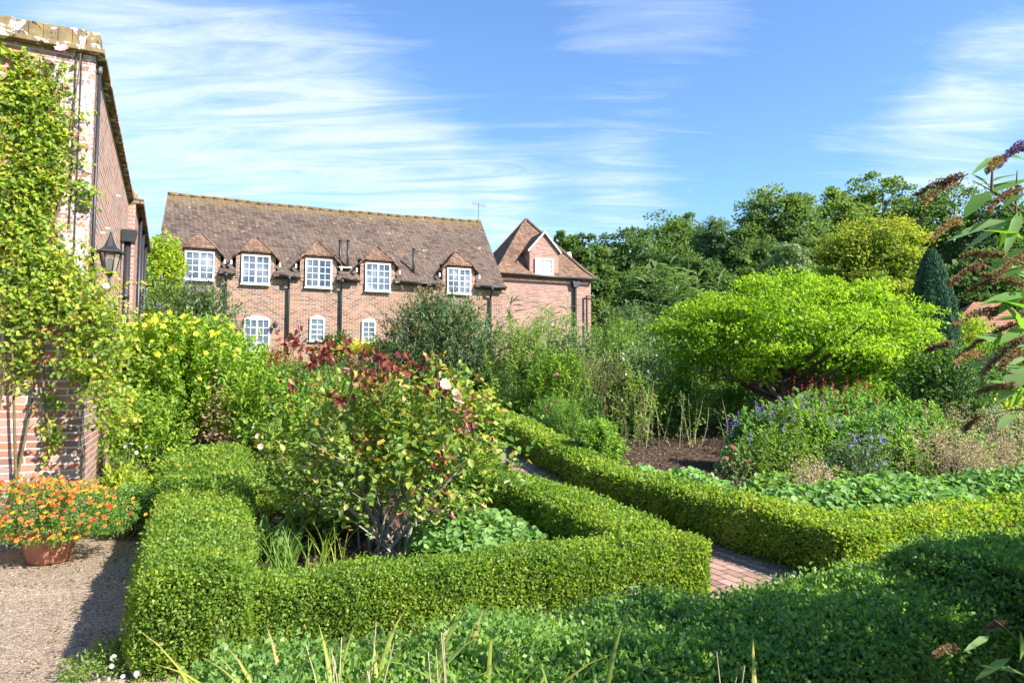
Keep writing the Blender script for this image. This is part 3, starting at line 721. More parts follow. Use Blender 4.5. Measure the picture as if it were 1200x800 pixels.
# --- shrubs by and in front of the house
t, tip, tdv, q = bush('butterfly_bush', 'dark grey-green butterfly bush with faded violet spikes in front of the house left end', 'bush', wpos(226, 15.5), 1.35, 1.1, H_(226, 322, 15.5), M['grey'], .13, .035,
    ntw=900, lpt=12, z0=.05, tl=.38, nst=26, up=.5, tone=.38, shape='kite')
P = outer(tip, q, 60, low=.05)[::5]; spikes(t, P, nrm(P - np.array(t.location) - [0, 0, 1.2]), .20, .03, M['violetspike'], 22, nm=.035)
bush('yellow_green_tree', 'small yellow-green tree at the left end of the house', 'tree', wpos(188, 21), .78, .8, H_(188, 278, 21), M['lime'], .14, .08, ntw=500, lpt=12, z0=.25, tl=.4, tone=.72, nst=12, sr=.035)
t, tip, tdv, q = bush('butterfly_bush', 'big round dark green butterfly bush in front of the house right end', 'bush', wpos(520, 17), 1.75, 1.5, H_(520, 341, 17), M['grey'], .14, .038,
    ntw=1500, lpt=12, z0=.0, tl=.42, nst=40, up=.45, tone=.30, fill=2.8, sr=.016, wild=.10)
P = outer(tip, q, 70, low=.1); spikes(t, P, nrm(P - np.array(t.location) - [0, 0, 1.0]), .26, .05, M['spike'], 18, nm=.035)
bush('dark_shrub', 'small dark shrub under the middle ground floor window', 'shrub', wpos(392, 24), .85, .6, H_(392, 388, 24), M['deep'], .10, .05, ntw=240, lpt=12, z0=0, tl=.3, tone=.5)
t, tip, tdv, q = bush('yellow_daisy_clump', 'clump of golden yellow daisies in front of the house', 'flowers', wpos(432, 17.5), .75, .5, H_(432, 404, 17.5), M['mid'], .08, .03, ntw=200, lpt=10, z0=0, tl=.25, tone=.5)
lv = Leaves(); n = 1500; P = np.array(t.location) + [0, 0, H_(432, 409, 17.5)] + rng.normal(0, 1, (n, 3)) * [.34, .25, .12]
lv.add(P, rv(n) * [1, 1, .3], rv(n) * .3 + [0, -.4, .9], .065, .06, rng.random(n), 'kite').build('flower_heads', M['gold'], t)
bush('pink_shrub', 'low shrub with reddish pink foliage below the arched house window', 'shrub', wpos(318, 16), .7, .5, H_(318, 402, 16), M['rose'], .07, .04, ntw=200, lpt=10, z0=.2, tl=.25, tone=.62, spread=.22)

# --- loose tall border beyond the right hedge
fl = flower_me('lilac_petal_ring', M['p_lilac'], 7, .5, cup=.15); fm = flower_me('magenta_petal_ring', M['p_pink'], 7, .5, cup=.2); fw = flower_me('white_petal_ring', M['p_white'], 9, .5, cup=.1, wd=.45)
GB = 'tall plants of the mixed border'
specs = [
 # label, px, Y, pytop, halfwidth, mat, L, W, ntw, tone, up
 ('tall loose green aster clump just right of the big butterfly bush', 612, 16.0, 368, .95, 'mid', .085, .034, 560, .65, .7),
 ('wispy pale tall plant reaching in front of the pale brick building', 645, 17.0, 350, 1.0, 'bright', .12, .016, 330, .55, .85),
 ('olive green bushy aster clump below the hipped roof building', 672, 15.4, 382, .95, 'grey', .075, .032, 620, .7, .6),
 ('tall green plant mass at the right corner of the hipped roof building', 722, 17.0, 372, 1.05, 'mid', .09, .028, 620, .5, .6),
 ('grey-green shrub in the border left of the round acid green tree', 775, 18.5, 372, 1.15, 'grey', .10, .034, 600, .5, .5),
 ('seedy brown-green clump in front of the taller border plants', 705, 14.2, 408, .85, 'straw', .05, .016, 260, .3, .8),
 ('dark green bushy plant at the back edge of the bare soil', 655, 14.2, 405, .8, 'lime', .07, .034, 460, .25, .6),
 ('airy green plant above the left edge of the bare soil', 745, 14.6, 400, .8, 'grey', .075, .034, 480, .8, .7),
 ('yellowing leafy plant beside the round acid green tree', 800, 15.4, 392, .7, 'lime', .075, .03, 330, .55, .6),
 ('olive and yellow leafy plant at the foot of the border left of the soil', 636, 14.8, 428, .6, 'lime', .06, .03, 340, .3, .5),
 ('light green leafy plant behind the straw coloured stalks', 790, 14.6, 430, .8, 'bright', .08, .04, 360, .4, .5),
 ('dark green bushy plant behind the leaning brown stalks', 735, 14.2, 432, .7, 'mid', .08, .04, 380, .5, .5),
 ('low dark leaved plant behind the left edge of the bare soil', 688, 12.6, 458, .42, 'deep', .07, .035, 240, .7, .5),
]
for lb, px, Y, pt, hw, mt, L, W, ntw, tone, up in specs:
    t, tip, tdv, q = bush('tall_border_plant', lb, 'plant', wpos(px, Y), hw, hw * .7, H_(px, pt, Y), M[mt], L, W, ntw=ntw, lpt=12, z0=.0, wild=.30, tl=.30, tone=tone, up=up * .85, nst=26, sr=.008, fill=2.2, stem=M['greenstem'], spread=.26, group=None)
    if mt in ('mid', 'grey'):
        seg_blooms(t, [fl, fm, fw][random.choice([0, 0, 2])], outer(tip, q, 14, low=-.2)[::2], .045)
# bare straw stalks at the back of the soil
def stalks(label, px, Y, w, pt, n, mat, heads=None, lean=.12, rad=.007, name='dry_stalks', cat='dry stalks', hn=0, hl=.02, spreadY=.35, leafmat=None):
    b = wpos(px, Y); t = thing(name, label, cat, b); h = H_(px, pt, Y)
    A = b + np.stack([rng.uniform(-w, w, n), rng.uniform(-spreadY, spreadY, n), np.full(n, -.05)], 1)
    B = A + np.stack([rng.normal(0, lean * h, n), rng.normal(0, lean * h, n), h * rng.uniform(.55, 1.0, n)], 1)
    C = (A + B) / 2 + rng.normal(0, .03 * h, (n, 3))
    Tubes().curve(A, C, B, np.full(n, rad), np.full(n, rad * .5), 6, 4).build('stems', mat, t)
    if heads:
        m = n * hn; ii = np.repeat(np.arange(n), hn); f = rng.uniform(-.25, .1, m)
        P = B[ii] + (B - A)[ii] * f[:, None] * .6 + rng.normal(0, .035, (m, 3))
        Leaves().add(P, rv(m) + [0, 0, .4], rv(m), hl, hl * .55, rng.random(m), 'kite').build('seed_heads', heads, t)
    if leafmat:
        m = n * 10; ii = np.repeat(np.arange(n), 10); f = rng.uniform(.1, .8, m)
        P = A[ii] + (B - A)[ii] * f[:, None] + rng.normal(0, .02, (m, 3))
        Leaves().add(P, rv(m) + [0, 0, .2], rv(m) * .5 + [0, 0, .6], .09, .035, rng.random(m), 'oval').build('leaves', leafmat, t)
    return t
stalks('upright straw coloured stalks at the back of the bare soil', 800, 13.6, 1.0, 440, 17, M['strawstem'], None, leafmat=M['mid'])
stalks('leaning brown stalks above the back of the bare soil', 735, 13.2, .6, 432, 18, M['twig'], M['straw'], hn=8, leafmat=M['mid'], hl=.03)
stalks('pinkish dry grass seed heads behind the bare soil left of the acer trunk', 835, 16.5, 1.1, 458, 120, M['strawstem'], M['pinkstraw'], hn=14, hl=.06)
# tall reeds
def reeds(label, px, Y, w, pt, n, L):
    b = wpos(px, Y); t = thing('tall_reed', label, 'reeds', b); h = H_(px, pt, Y)
    A = b + np.stack([rng.uniform(-w * .5, w * .5, n), rng.uniform(-.3, .3, n), np.zeros(n)], 1)
    B = A + np.stack([rng.normal(0, w * .4, n), rng.normal(0, .2, n), h * rng.uniform(.7, 1, n)], 1)
    Tubes().curve(A, (A + B) / 2, B, np.full(n, .014), np.full(n, .005), 6, 4).build('stems', M['greenstem'], t)
    m = n * 26; ii = np.repeat(np.arange(n), 26); f = rng.uniform(.25, 1.0, m); P = A[ii] + (B - A)[ii] * f[:, None]
    D = rv(m) * [1, 1, .2] + [0, 0, .55]
    Leaves().add(P, D, rv(m) * .4 + [0, 0, .7], L, L * .11, rng.uniform(.3, .9, m), 'lance', bend=.35).build('leaves', M['grey'], t)
reeds('tall arching reeds with long narrow leaves left of the acid green tree', 800, 20, 1.5, 296, 16, .55)
reeds('thin pale reeds in front of the hipped roof building wall', 640, 18.5, 1.5, 345, 9, .4)

# fennel, cosmos and the plants edging the right hedge
def feathery(label, px, Y, hw, pt, tone, flm=None, nf=0, sz=.06, fpos=None):
    t, tip, tdv, q = bush('feathery_plant', label, 'plant', wpos(px, Y), hw, hw * .7, H_(px, pt, Y), M['bright'], .06, .010, ntw=520, lpt=16, z0=.0, wild=.2, tl=.22, tone=tone, up=.5, nst=20, sr=.006, stem=M['greenstem'])
    if fpos is not None:
        seg_blooms(t, flm, [at(a, b, Y - hw * .6) for a, b in fpos], sz)
    return t
feathery('feathery green plant dotted with lilac flowers near the far end of the right hedge', 566, 17.2, 1.1, 440, .45, fl, 0, .065,
    [(548, 433), (555, 426), (562, 424), (566, 429), (572, 428), (578, 430), (553, 438), (560, 441), (545, 428), (584, 434), (590, 437), (570, 436), (529, 443), (600, 455), (614, 452), (622, 452), (598, 462), (606, 462), (618, 460)])
feathery('feathery plant with four magenta flowers behind the right hedge', 645, 13.3, .55, 462, .4, fm, 0, .065, [(641, 480), (650, 482), (646, 473), (656, 470), (653, 438)])
feathery('fine feathery green plant left of the bright leafy clump', 668, 12.4, .45, 465, .6)
feathery('low feathery green plant beside the far part of the right hedge', 612, 15.2, .65, 462, .35)
bush('bright_leafy_plant', 'bright green rounded leafy clump at the left edge of the bare soil', 'plant', wpos(703, 10.7), .42, .35, H_(700, 486, 10.7), M['bright'], .075, .026, ntw=380, lpt=12, z0=0, tl=.18, tone=.75, up=.35, shape='oval', stem=M['greenstem'])
for lb, px, Y, w in [('pale green leafy edging plant behind the far part of the right hedge', 607, 14.3, .45), ('second pale leafy edging plant along the right hedge, nearer the magenta flowers', 636, 12.75, .4)]:
    bush('leafy_edging', lb, 'plant', wpos(px, Y), w, .3, H_(px, 488, Y), M['broad'], .07, .055, ntw=170, lpt=8, z0=0, tl=.1, tone=.45, up=.3, shape='oval')

# --- right hand bed
def broad(label, a0, a1, b0, b1, n, h, mat, L, tone=.55, name='broad_leaf_clump'):
    cx, cy = g2w((a0 + a1) / 2, (b0 + b1) / 2); b = np.array([cx, cy, float(terr(cx, cy))])
    t = thing(name, label, 'plant', b)
    u = rng.uniform(-1, 1, (n * 2, 2)); u = u[(u ** 2).sum(1) < 1][:n]; n = len(u)
    a_ = (a0 + a1) / 2 + u[:, 0] * (a1 - a0) / 2; b_ = (b0 + b1) / 2 + u[:, 1] * (b1 - b0) / 2
    x, y = a_ * CU - b_ * SU, a_ * SU + b_ * CU
    pr = np.sqrt(np.clip(1 - (u ** 2).sum(1), 0, 1))
    P0 = np.stack([x, y, terr(x, y)], 1)
    hh = h * (.25 + .75 * pr) * (1 + .22 * lump(P0, 3.5)) * rng.uniform(.72, 1.05, n)
    P = P0 + np.stack([np.zeros(n), np.zeros(n), hh], 1)
    sz = L * rng.uniform(.4, 1.45, n); D = rv(n) * [1, 1, .35] + [0, 0, -.08]
    Leaves().add(P - nrm(D) * sz[:, None] * .5, D, rv(n) * .7 + [.1, -.25, .8], sz, sz * rng.uniform(.8, 1.05, n), tone + rng.normal(0, .28, n), 'round', .13, .1).build('leaves', mat, t)
    m = n // 2; Tubes().curve(P0[:m] * .7 + b * .3, P[:m] * .6 + P0[:m] * .4, P[:m], np.full(m, .004), np.full(m, .003), 4, 3).build('stalks', M['greenstem'], t)
    return t
broad('spreading pale green broad-leaved clump behind the right hedge corner', 5.0, 8.2, 5.0, 6.7, 3600, .50, M['broad'], .068, .5)
broad('broad-leaved pale green clump at the right edge behind the hedge', 7.8, 10.6, 5.0, 6.9, 2800, .52, M['broad'], .068, .35)
broad('narrow strip of pale leaves between the right hedge and the bare soil', 5.0, 5.8, 6.4, 9.2, 900, .44, M['broad'], .08, .6)
broad('bright green scalloped leaves behind the pale clump in the right bed', 5.9, 8.4, 6.5, 7.9, 1300, .42, M['bright'], .07, .5)

sg = wpos(905, 10.3)
t, tip, tdv, q = bush('purple_salvia', 'purple spiked salvia clump at the right end of the bare soil', 'plant', sg, .75, .5, H_(905, 490, 10.3), M['mid'], .06, .025, ntw=330, lpt=11, z0=0, tl=.22, tone=.5, up=.6)
spikes(t, [at(a, b, 10 + random.uniform(-.2, .4)) for a, b in [(853, 503), (862, 500), (867, 498), (857, 510), (888, 484), (896, 489), (891, 493), (908, 486), (915, 480), (927, 478), (940, 482), (902, 500), (930, 495), (948, 478), (955, 492), (965, 485), (880, 520), (918, 505), (975, 505), (984, 500)]], [np.array([random.uniform(-.15, .15), 0, 1]) for _ in range(20)], .2, .03, M['violetspike'], 45, nm=.022)
t, tip, tdv, q = bush('red_flowered_perennial', 'leafy perennial with thin red flower spikes under the acid green tree', 'plant', wpos(985, 12.6), 1.25, .8, H_(985, 452, 12.6), M['broad'], .085, .05, ntw=600, lpt=9, z0=0, tl=.25, tone=.35, up=.4, shape='oval', wild=.25)
P = outer(tip, q, 60, low=.1); spikes(t, P, [np.array([random.uniform(-.2, .2), 0, 1])] * 60, .17, .015, M['redspike'], 18, nm=.02)
bush('tall_border_plant', 'mid green bushy perennial in front of the acid green tree trunk', 'plant', wpos(935, 11.3), .8, .6, H_(935, 468, 11.3), M['mid'], .075, .035, ntw=480, lpt=10, z0=0, tl=.25, tone=.6, up=.5, shape='oval')
bush('tall_border_plant', 'bright green leafy perennial between the red spikes and the pink grasses', 'plant', wpos(1050, 10.8), .8, .6, H_(1050, 478, 10.8), M['broad'], .075, .04, ntw=420, lpt=10, z0=0, tl=.22, tone=.35, up=.5, shape='oval')
for lb_, px_, Y_, hw_, pt_, mt_, tn_ in [
    ('pale green leafy perennial in front of the red flower spikes', 975, 11.2, .7, 484, 'broad', .45),
    ('light green bushy plant between the two pink grass clumps', 1120, 9.9, .5, 502, 'broad', .4),
    ('soft green plant at the left side of the pale grasses', 1045, 9.7, .5, 505, 'bright', .6),
    ('grey-green leafy plant near the right edge above the pale grasses', 1170, 11.6, .8, 470, 'grey', .8),
    ('light green plant under the right end of the acid green tree', 1075, 12.2, .7, 462, 'bright', .5),
    ('leafy green plant in the shade under the left side of the acid green tree', 852, 16.0, 1.2, 446, 'bright', .5),
    ('pale green leafy plant behind the small red rose', 880, 11.6, .5, 482, 'broad', .3)]:
    bush('tall_border_plant', lb_, 'plant', wpos(px_, Y_), hw_, hw_ * .7, H_(px_, pt_, Y_), M[mt_], .075, .042, ntw=360, lpt=10, z0=0, tl=.22, tone=tn_, up=.5, shape='oval', spread=.22, wild=.25)
t, tip, tdv, q = bush('violet_aster', 'bushy plant with small violet flowers in front of the pale grasses', 'plant', wpos(1000, 9.2), .6, .45, H_(1000, 508, 9.2), M['grey'], .05, .02, ntw=360, lpt=10, z0=0, tl=.2, tone=.45, up=.5)
seg_blooms(t, flower_me('blue_petal_ring', M['p_blue'], 7, .5), outer(tip, q, 22, low=0), .05)
t, tip, tdv, q = bush('small_rose', 'small sparse rose with red flowers on the bare soil', 'rose bush', wpos(856, 9.7), .34, .25, H_(856, 512, 9.7), M['grey'], .06, .045, ntw=55, lpt=8, z0=.1, tl=.14, tone=.6, up=.5, shape='oval', root_r=.05)
seg_blooms(t, flower_me('red_petal_ring', M['redspike'], 7, .5), outer(tip, q, 5, low=0), .06)
for lb, px, Y, w, pt, n, mm in [
    ('pale pink feathery grass seed heads left of the dense dry clump', 1085, 9.6, .6, 497, 90, 'pinkstraw'),
    ('dense pinkish dry grass clump near the right edge', 1155, 9.2, .6, 503, 130, 'pinkstraw'),
    ('tall dry buff stalks at the far right of the bed', 1190, 10.5, .7, 475, 80, 'pinkstraw'),
    ('small buff grass tuft among the pale broad leaves', 952, 8.3, .2, 535, 60, 'pinkstraw'),
    ('loose brown seedy stalks rising behind the pink grass clump', 1105, 11.5, .8, 468, 50, 'straw')]:
    stalks(lb, px, Y, w, pt, n, M['strawstem'], M[mm], lean=.10, rad=.003, name='ornamental_grass', cat='grass', hn=16, hl=.032, leafmat=None)
bush('dark_shrub', 'dark green open shrub right of the acid green tree', 'shrub', wpos(1105, 13.5), 1.15, .9, H_(1105, 395, 13.5), M['deep'], .09, .05, ntw=620, lpt=10, z0=.1, tl=.35, tone=.7, wild=.25, shape='oval')
bush('dark_shrub', 'dark green shrub at the right edge behind the hanging leaves', 'shrub', wpos(1190, 14.5), 1.2, .9, H_(1190, 385, 14.5), M['mid'], .09, .05, ntw=520, lpt=10, z0=0, tl=.35, tone=.35, wild=.25, shape='oval')
t, tip, tdv, q = bush('yellow_flowered_herb', 'yellow flowering herb at the right edge of the garden', 'plant', wpos(1188, 12.5), .6, .5, H_(1188, 452, 12.5), M['lime'], .06, .03, ntw=240, lpt=10, z0=0, tl=.25, tone=.7)
seg_blooms(t, fy, outer(tip, q, 30, low=0), .07)
for lb, px, Y, hw, pt, mt, tone in [
    ('light green bushy shrub in front of the clipped conifer', 1140, 25, 1.3, 360, 'lime', .55),
    ('low green shrub mass behind the tall reeds', 765, 24, 1.7, 372, 'mid', .35),
    ('green shrub seen below the left side of the acid green tree', 850, 22, 1.6, 395, 'mid', .5),
    ('green shrub seen under the right side of the acid green tree', 1000, 20, 1.3, 420, 'lime', .3),
    ('grey-green shrub between the pale brick building and the wood', 735, 27, 1.4, 350, 'grey', .4),
    ('green shrub at the foot of the clipped conifer', 1070, 23, 1.2, 385, 'mid', .5)]:
    bush('garden_shrub', lb, 'shrub', wpos(px, Y), hw, hw * .8, H_(px, pt, Y), M[mt], .11, .055, ntw=520, lpt=12, z0=0, tl=.4, tone=tone, wild=.2)

# --- inside the rose bed
broad('grey-green scalloped leaves behind the near hedge right of the rose', 1.35, 2.62, 5.0, 7.2, 1900, .36, M['broad'], .058, .4, 'scalloped_leaf_clump')
bush('golden_groundcover', 'golden-green low plant left of the rose stems', 'plant', wpos(355, 8.3), .62, .5, .42, M['lime'], .03, .02, ntw=600, lpt=9, z0=0, tl=.1, tone=.62, up=.3)
bush('green_groundcover', 'mid green low plant at the back of the rose bed', 'plant', wpos(440, 9.3), 1.1, .6, .6, M['mid'], .05, .03, ntw=500, lpt=9, z0=0, tl=.15, tone=.5, up=.3)
bush('green_groundcover', 'low leafy green plant between the wide hedge and the rose', 'plant', wpos(322, 8.9), .55, .6, .5, M['mid'], .055, .035, ntw=380, lpt=9, z0=0, tl=.15, tone=.7, up=.35, shape='oval')
bush('green_groundcover', 'mid green leaves on the soil just left of the rose stems', 'plant', wpos(395, 7.5), .6, .4, .34, M['mid'], .05, .035, ntw=300, lpt=9, z0=0, tl=.12, tone=.6, up=.3, shape='oval')
def tuft(name, label, cat, base, n, ln, wd, mat, lean=.5, tone=.5, spread=.08, curl=.6, seg=9, sp=.2):
    t = thing(name, label, cat, base); an = rng.uniform(0, 6.28, n); le = lean * rng.uniform(.15, 1, n); l = ln * rng.uniform(.6, 1.1, n)
    A = base + np.stack([rng.normal(0, spread, n), rng.normal(0, spread, n), np.zeros(n)], 1)
    hd = np.stack([np.cos(an), np.sin(an), np.zeros(n)], 1); tw = rng.normal(0, .5, n)
    V, Q, rr = [], [], []
    for i in range(n):
        pts = []; p = A[i].copy(); th = le[i]; 
        for k in range(seg + 1):
            f = k / seg; w_ = wd * (1 - f ** 2.2) * (.55 + .45 * min(1, f * 5)) + .0008
            a2 = an[i] + math.pi / 2 + tw[i] * f; s_ = np.array([math.cos(a2), math.sin(a2), .0])
            nn = np.array([math.cos(an[i]), math.sin(an[i]), 0]) * .15 * w_
            pts += [p - s_ * w_ / 2 + nn, p - nn, p + s_ * w_ / 2 + nn]
            d = hd[i] * math.sin(th) + np.array([0, 0, math.cos(th)]); p = p + d * l[i] / seg; th += curl * 2 * f / seg * (1 + le[i])
        b0 = len(V); V += pts
        for k in range(seg):
            o_ = b0 + k * 3; Q += [[o_, o_ + 1, o_ + 4, o_ + 3], [o_ + 1, o_ + 2, o_ + 5, o_ + 4]]
        rb_ = min(1, max(0, tone + random.gauss(0, sp)))
        for k in range(seg + 1): rr += [min(1, rb_ + .25 * (k / seg) ** 3)] * 3
    me = arr_mesh('leaves', np.array(V) - base, np.array(Q), mat, np.array(rr), smooth=True); link('leaves', me, t)
    return t
tuft('hosta_clump', 'broad dark green strap leaves left of the rose behind the near hedge', 'plant', wpos(318, 6.5), 46, .48, .055, M['mid'], 1.0, .45, .12, .8)
tuft('grass_tuft', 'bright green grassy tuft behind the near hedge left of the rose', 'grass', wpos(338, 5.9), 60, .42, .011, M['bright'], .7, .5)
tuft('grass_tuft', 'thin upright grassy tuft just left of the rose stems', 'grass', wpos(385, 6.0), 30, .45, .010, M['lime'], .5, .5)
# foreground strap leaves
for lb, px, Y, n, ln in [('arching yellow-green strap leaves at the bottom left, leftmost of the clumps', 372, 2.42, 80, .80), ('yellow-green strap leaves with dead stalks below the near hedge', 430, 2.40, 90, .80), ('strap leaves at the bottom centre, rightmost of the lit clumps', 535, 2.45, 80, .78),
                         ('sparse strap leaves in front of the shaded hedge', 850, 2.25, 16, .80), ]:
    b = wpos(px, Y); t = tuft('strap_leaf_clump', lb, 'plant', b, n, ln * 1.03, .036, M['strap'], .78, .27, .17, .95, sp=.2)
    k = 5 if n > 20 else 3; A = b + rng.normal(0, .06, (k, 3)) * [1, 1, 0]; B = A + np.stack([rng.normal(0, .10, k), rng.normal(0, .06, k), rng.uniform(.60, .76, k)], 1)
    Tubes().curve(A, (A + B) / 2 + rng.normal(0, .03, (k, 3)), B, np.full(k, .004), np.full(k, .0018), 7, 5).build('dead_stalks', M['strawstem'], t)
# little daisies at the foot of the left hedge
t, tip, tdv, q = bush('daisy_plant', 'small white daisies spilling onto the gravel at the hedge foot', 'flowers', wpos(137, 3.95), .18, .38, .16, M['mid'], .022, .009, ntw=220, lpt=8, z0=0, tl=.07, tone=.6, up=.4, sr=.002, root_r=.1)
fd = flower_me('daisy_petals', M['p_white'], 11, .5, cup=.05, wd=.3)
dp = [at(a, b, 3.80 + (c)) for a, b, c in [(143, 737, .3), (146, 748, .3), (131, 770, .0), (134, 768, .0), (131, 780, 0), (152, 775, 0), (160, 789, -.05), (144, 792, -.1), (128, 795, -.1), (116, 797, -.1), (147, 728, .4), (150, 722, .45)]]
seg_blooms(t, fd, dp, .030)

# ------------------------------------------------------------------ ribbed edging stones in the hedge
def ribbed(label, px, py0, py1, Y, r):
    p = at(px, (py0 + py1) / 2, Y); zt = at(px, py0, Y)[2]; b = np.array([p[0], p[1], float(terr(p[0], p[1]))])
    n = 11; hh = zt - b[2]; t = thing('stone_roll', label, 'edging stack', b)
    for i in range(n):
        z0 = i * hh / n; rr = r * random.uniform(.93, 1.05)
        MB().lathe([(0, z0), (rr * .9, z0), (rr, z0 + hh / n * .3), (rr, z0 + hh / n * .7), (rr * .88, z0 + hh / n * .9), (0, z0 + hh / n * .9)], 20, (random.uniform(-.006, .006), 0, 0)).build('slate', M['slate'], t, True)
M['slate'] = plain('grey_slate', (.26, .24, .22), .8, .2, var=.3, scale=30)
ribbed('stack of grey slates showing through the near corner of the left hedge', 258, 728, 775, 3.93, .05)
ribbed('narrow grey slate stack in the front of the near hedge by its right end', 742, 686, 712, 4.99, .04)

# ------------------------------------------------------------------ pot of orange flowers
pp = wpos(66, 6.28); pp[2] += .004
t = thing('flower_pot', 'round terracotta pot standing on the gravel by the old wall', 'flower pot', pp)
MB().lathe([(0, 0), (.15, 0), (.165, .02), (.215, .20), (.225, .26), (.245, .265), (.25, .32), (.235, .325), (.215, .31), (.205, .27), (0, .27)], 40).build('pot_body', M['terracotta'], t, True)
MB().lathe([(0, .28), (.207, .28)], 24).build('soil', M['soilm'], t)
t, tip, tdv, q = bush('potted_flowers', 'spreading mass of orange and red flowers growing in the terracotta pot', 'flowers', pp + [0, 0, .24],   .74, .50, .54, M['bright'], .028, .011,
    ntw=1700, lpt=10, z0=-.35, tl=.12, tone=.35, spread=.2, up=.4, sr=.003, nst=40, root_r=.08, wild=.1, fill=2.8)
for k, (mt, n) in enumerate([('p_orange', 45), ('p_red', 35), ('p_amber', 20)]):
    me = flower_me('petals', M[mt], 5, .5, cup=.1, wd=1.0)
    pool = outer(tip, q, 560, low=-.9); seg_blooms(t, me, pool[rng.choice(len(pool), n, replace=False)], .043)
pool = outer(tip, q, 640, low=-.9); lv = Leaves(); n = 5 * 340; c = pool[rng.integers(0, len(pool), 340)]; rr_ = rng.uniform(0, 1, 340)
an = np.tile(np.arange(5) * 1.2566, 340) + np.repeat(rng.uniform(0, 6, 340), 5)
D = np.stack([np.cos(an), np.sin(an) * .7, np.sin(an) * .6], 1)
lv.add(np.repeat(c, 5, 0), D, np.tile([.1, -.7, .7], (n, 1)), .021, .021, np.repeat(rr_, 5), 'kite')
M['tinyp'] = leaf_mat('small_orange_petals', [(.75, .08, .03), (.80, .20, .03), (.85, .38, .03), (.6, .10, .12)], .3, .6, .2)
o = lv.build('small_blooms', M['tinyp'], t); o['kind'] = 'stuff'

# ------------------------------------------------------------------ left building
WA = R(26.5)
cp = at(103, 300, 7.0); C0 = np.array([cp[0], cp[1], 0.0])
ux, uy = math.cos(WA), math.sin(WA)
t = thing('garden_building', 'old brick building with flaking white paint and lichened coping at the left', 'building', C0, WA)
def wl(px, py, front=True):     # pixel -> local of the front face (x,z) or side face (y,z)
    if front:
        p = hit(px, py, C0, (-math.sin(WA), math.cos(WA), 0)) - C0; return float(p[0] * ux + p[1] * uy), float(p[2])
    p = hit(px, py, C0, (ux, uy, 0)) - C0; return float(-p[0] * uy + p[1] * ux), float(p[2])
ZT = wl(110, 66)[1]; L1 = 6.3
MB().box(-9, 0, 0, L1, -.3, ZT).build('wall', M['wallbrick'], t)
MB().box(-9.0, -.10, -.10, .28, ZT + .002, ZT + .055).box(-.098, .09, -.10, L1, ZT + .004, ZT + .06).build('coping_slab', M['coping'], t, bevel=.01)
for i in range(46):
    x1 = -.02 - i * .125 + .06; hh = .175 + random.uniform(-.012, .012)
    MB().box(x1 - .1235, x1, -.055 + random.uniform(-.004, .004), .22, ZT + .058, ZT + .058 + hh).build('coping_stone', M['coping'], t, bevel=.007)
MB().box(-.30, .05, .35, L1, ZT + .062, ZT + .15).build('verge_tiles', M['tiles2'], t, bevel=.01)
# steep lean-to roof seen as a thin brown edge
MB().prism([(-.1, .4, ZT + .15), (-3.5, .4, ZT + 2.0), (-3.5, .4, ZT + 1.9), (-.1, .4, ZT + .07)], (0, L1 - .4, 0))
MB().tube([(.03, .12, 1.55), (.03, .12, ZT - .12)], .018, 12).build('downpipe', M['iron'], t, True)
MB().tube([(.03, .12, ZT - .14), (.03, .12, ZT - .06)], .026, 12).build('pipe_collar', M['lead'], t, True)
MB().tube([(-.17, -.02, 3.2), (-.17, -.016, ZT + .26)], .006, 6).tube([(-.12, -.02, 2.0), (-.12, -.016, ZT)], .005, 6).build('cable', M['iron'], t)
hz0 = wl(150, 283, False)
yp = 4.6
MB().tube([(.09, yp, .05), (.09, yp, hz0[1])], .055, 14).build('drainpipe', M['iron'], t, True)
for z in (1.2, 2.2, 3.0): MB().tube([(.09, yp, z), (.09, yp, z + .08)], .066, 14).build('pipe_bracket', M['iron'], t, True)
hz = 3.93
for o in [c for c in COL.objects if c.name.startswith('drainpipe')]: bpy.data.objects.remove(o)
MB().tube([(.10, yp, .05), (.10, yp, hz)], .05, 14).build('drainpipe', M['iron'], t, True)
MB().prism([(.01, yp - .12, hz), (.20, yp - .12, hz), (.24, yp - .14, hz + .2), (.01, yp - .14, hz + .2)], (0, .27, 0)).build('hopper_head', M['iron'], t, bevel=.006)
for k, (yy, zz_) in enumerate([(1.2, 3.4), (1.5, 2.75), (3.4, 4.4), (1.9, 3.6)]):
    MB().box(.0, .05, yy, yy + .02, zz_, zz_ + .02).build('wall_bracket', M['white'], t)
# lantern on its arm
lp = at(129, 300, 7.15)
dl = lp - C0; lx, ly = float(dl[0] * ux + dl[1] * uy), float(-dl[0] * uy + dl[1] * ux)
lw = thing('wall_lantern', 'black iron lantern with glass sides mounted on the old building corner', 'lantern', C0 + np.array([0, 0, 0]), WA)
def six(prof): return MB().lathe(prof, 6, (lx, ly, 0))
zb = float(at(129, 321, 7.15)[2]); sc_ = .43 / .43
six([(.012, zb + .43), (.018, zb + .405), (.03, zb + .36), (.06, zb + .29), (.115, zb + .245), (.155, zb + .235), (.158, zb + .222), (.10, zb + .218), (0, zb + .216)]).build('lantern_roof', M['iron'], lw)
MB().lathe([(0, zb + .455), (.012, zb + .445), (.014, zb + .43), (.006, zb + .42)], 10, (lx, ly, 0)).build('finial', M['iron'], lw, True)
six([(.094, zb + .215), (.058, zb + .03)]).build('glass', M['lglass'], lw)
mb = MB()
for k in range(6):
    an = k * math.pi / 3
    mb.tube([(lx + .098 * math.cos(an), ly + .098 * math.sin(an), zb + .22), (lx + .060 * math.cos(an), ly + .060 * math.sin(an), zb + .02)], .006, 6)
mb.build('frame', M['iron'], lw)
six([(.062, zb + .035), (.066, zb + .015), (.03, zb - .01), (.012, zb - .04), (0, zb - .045)]).build('base', M['iron'], lw)
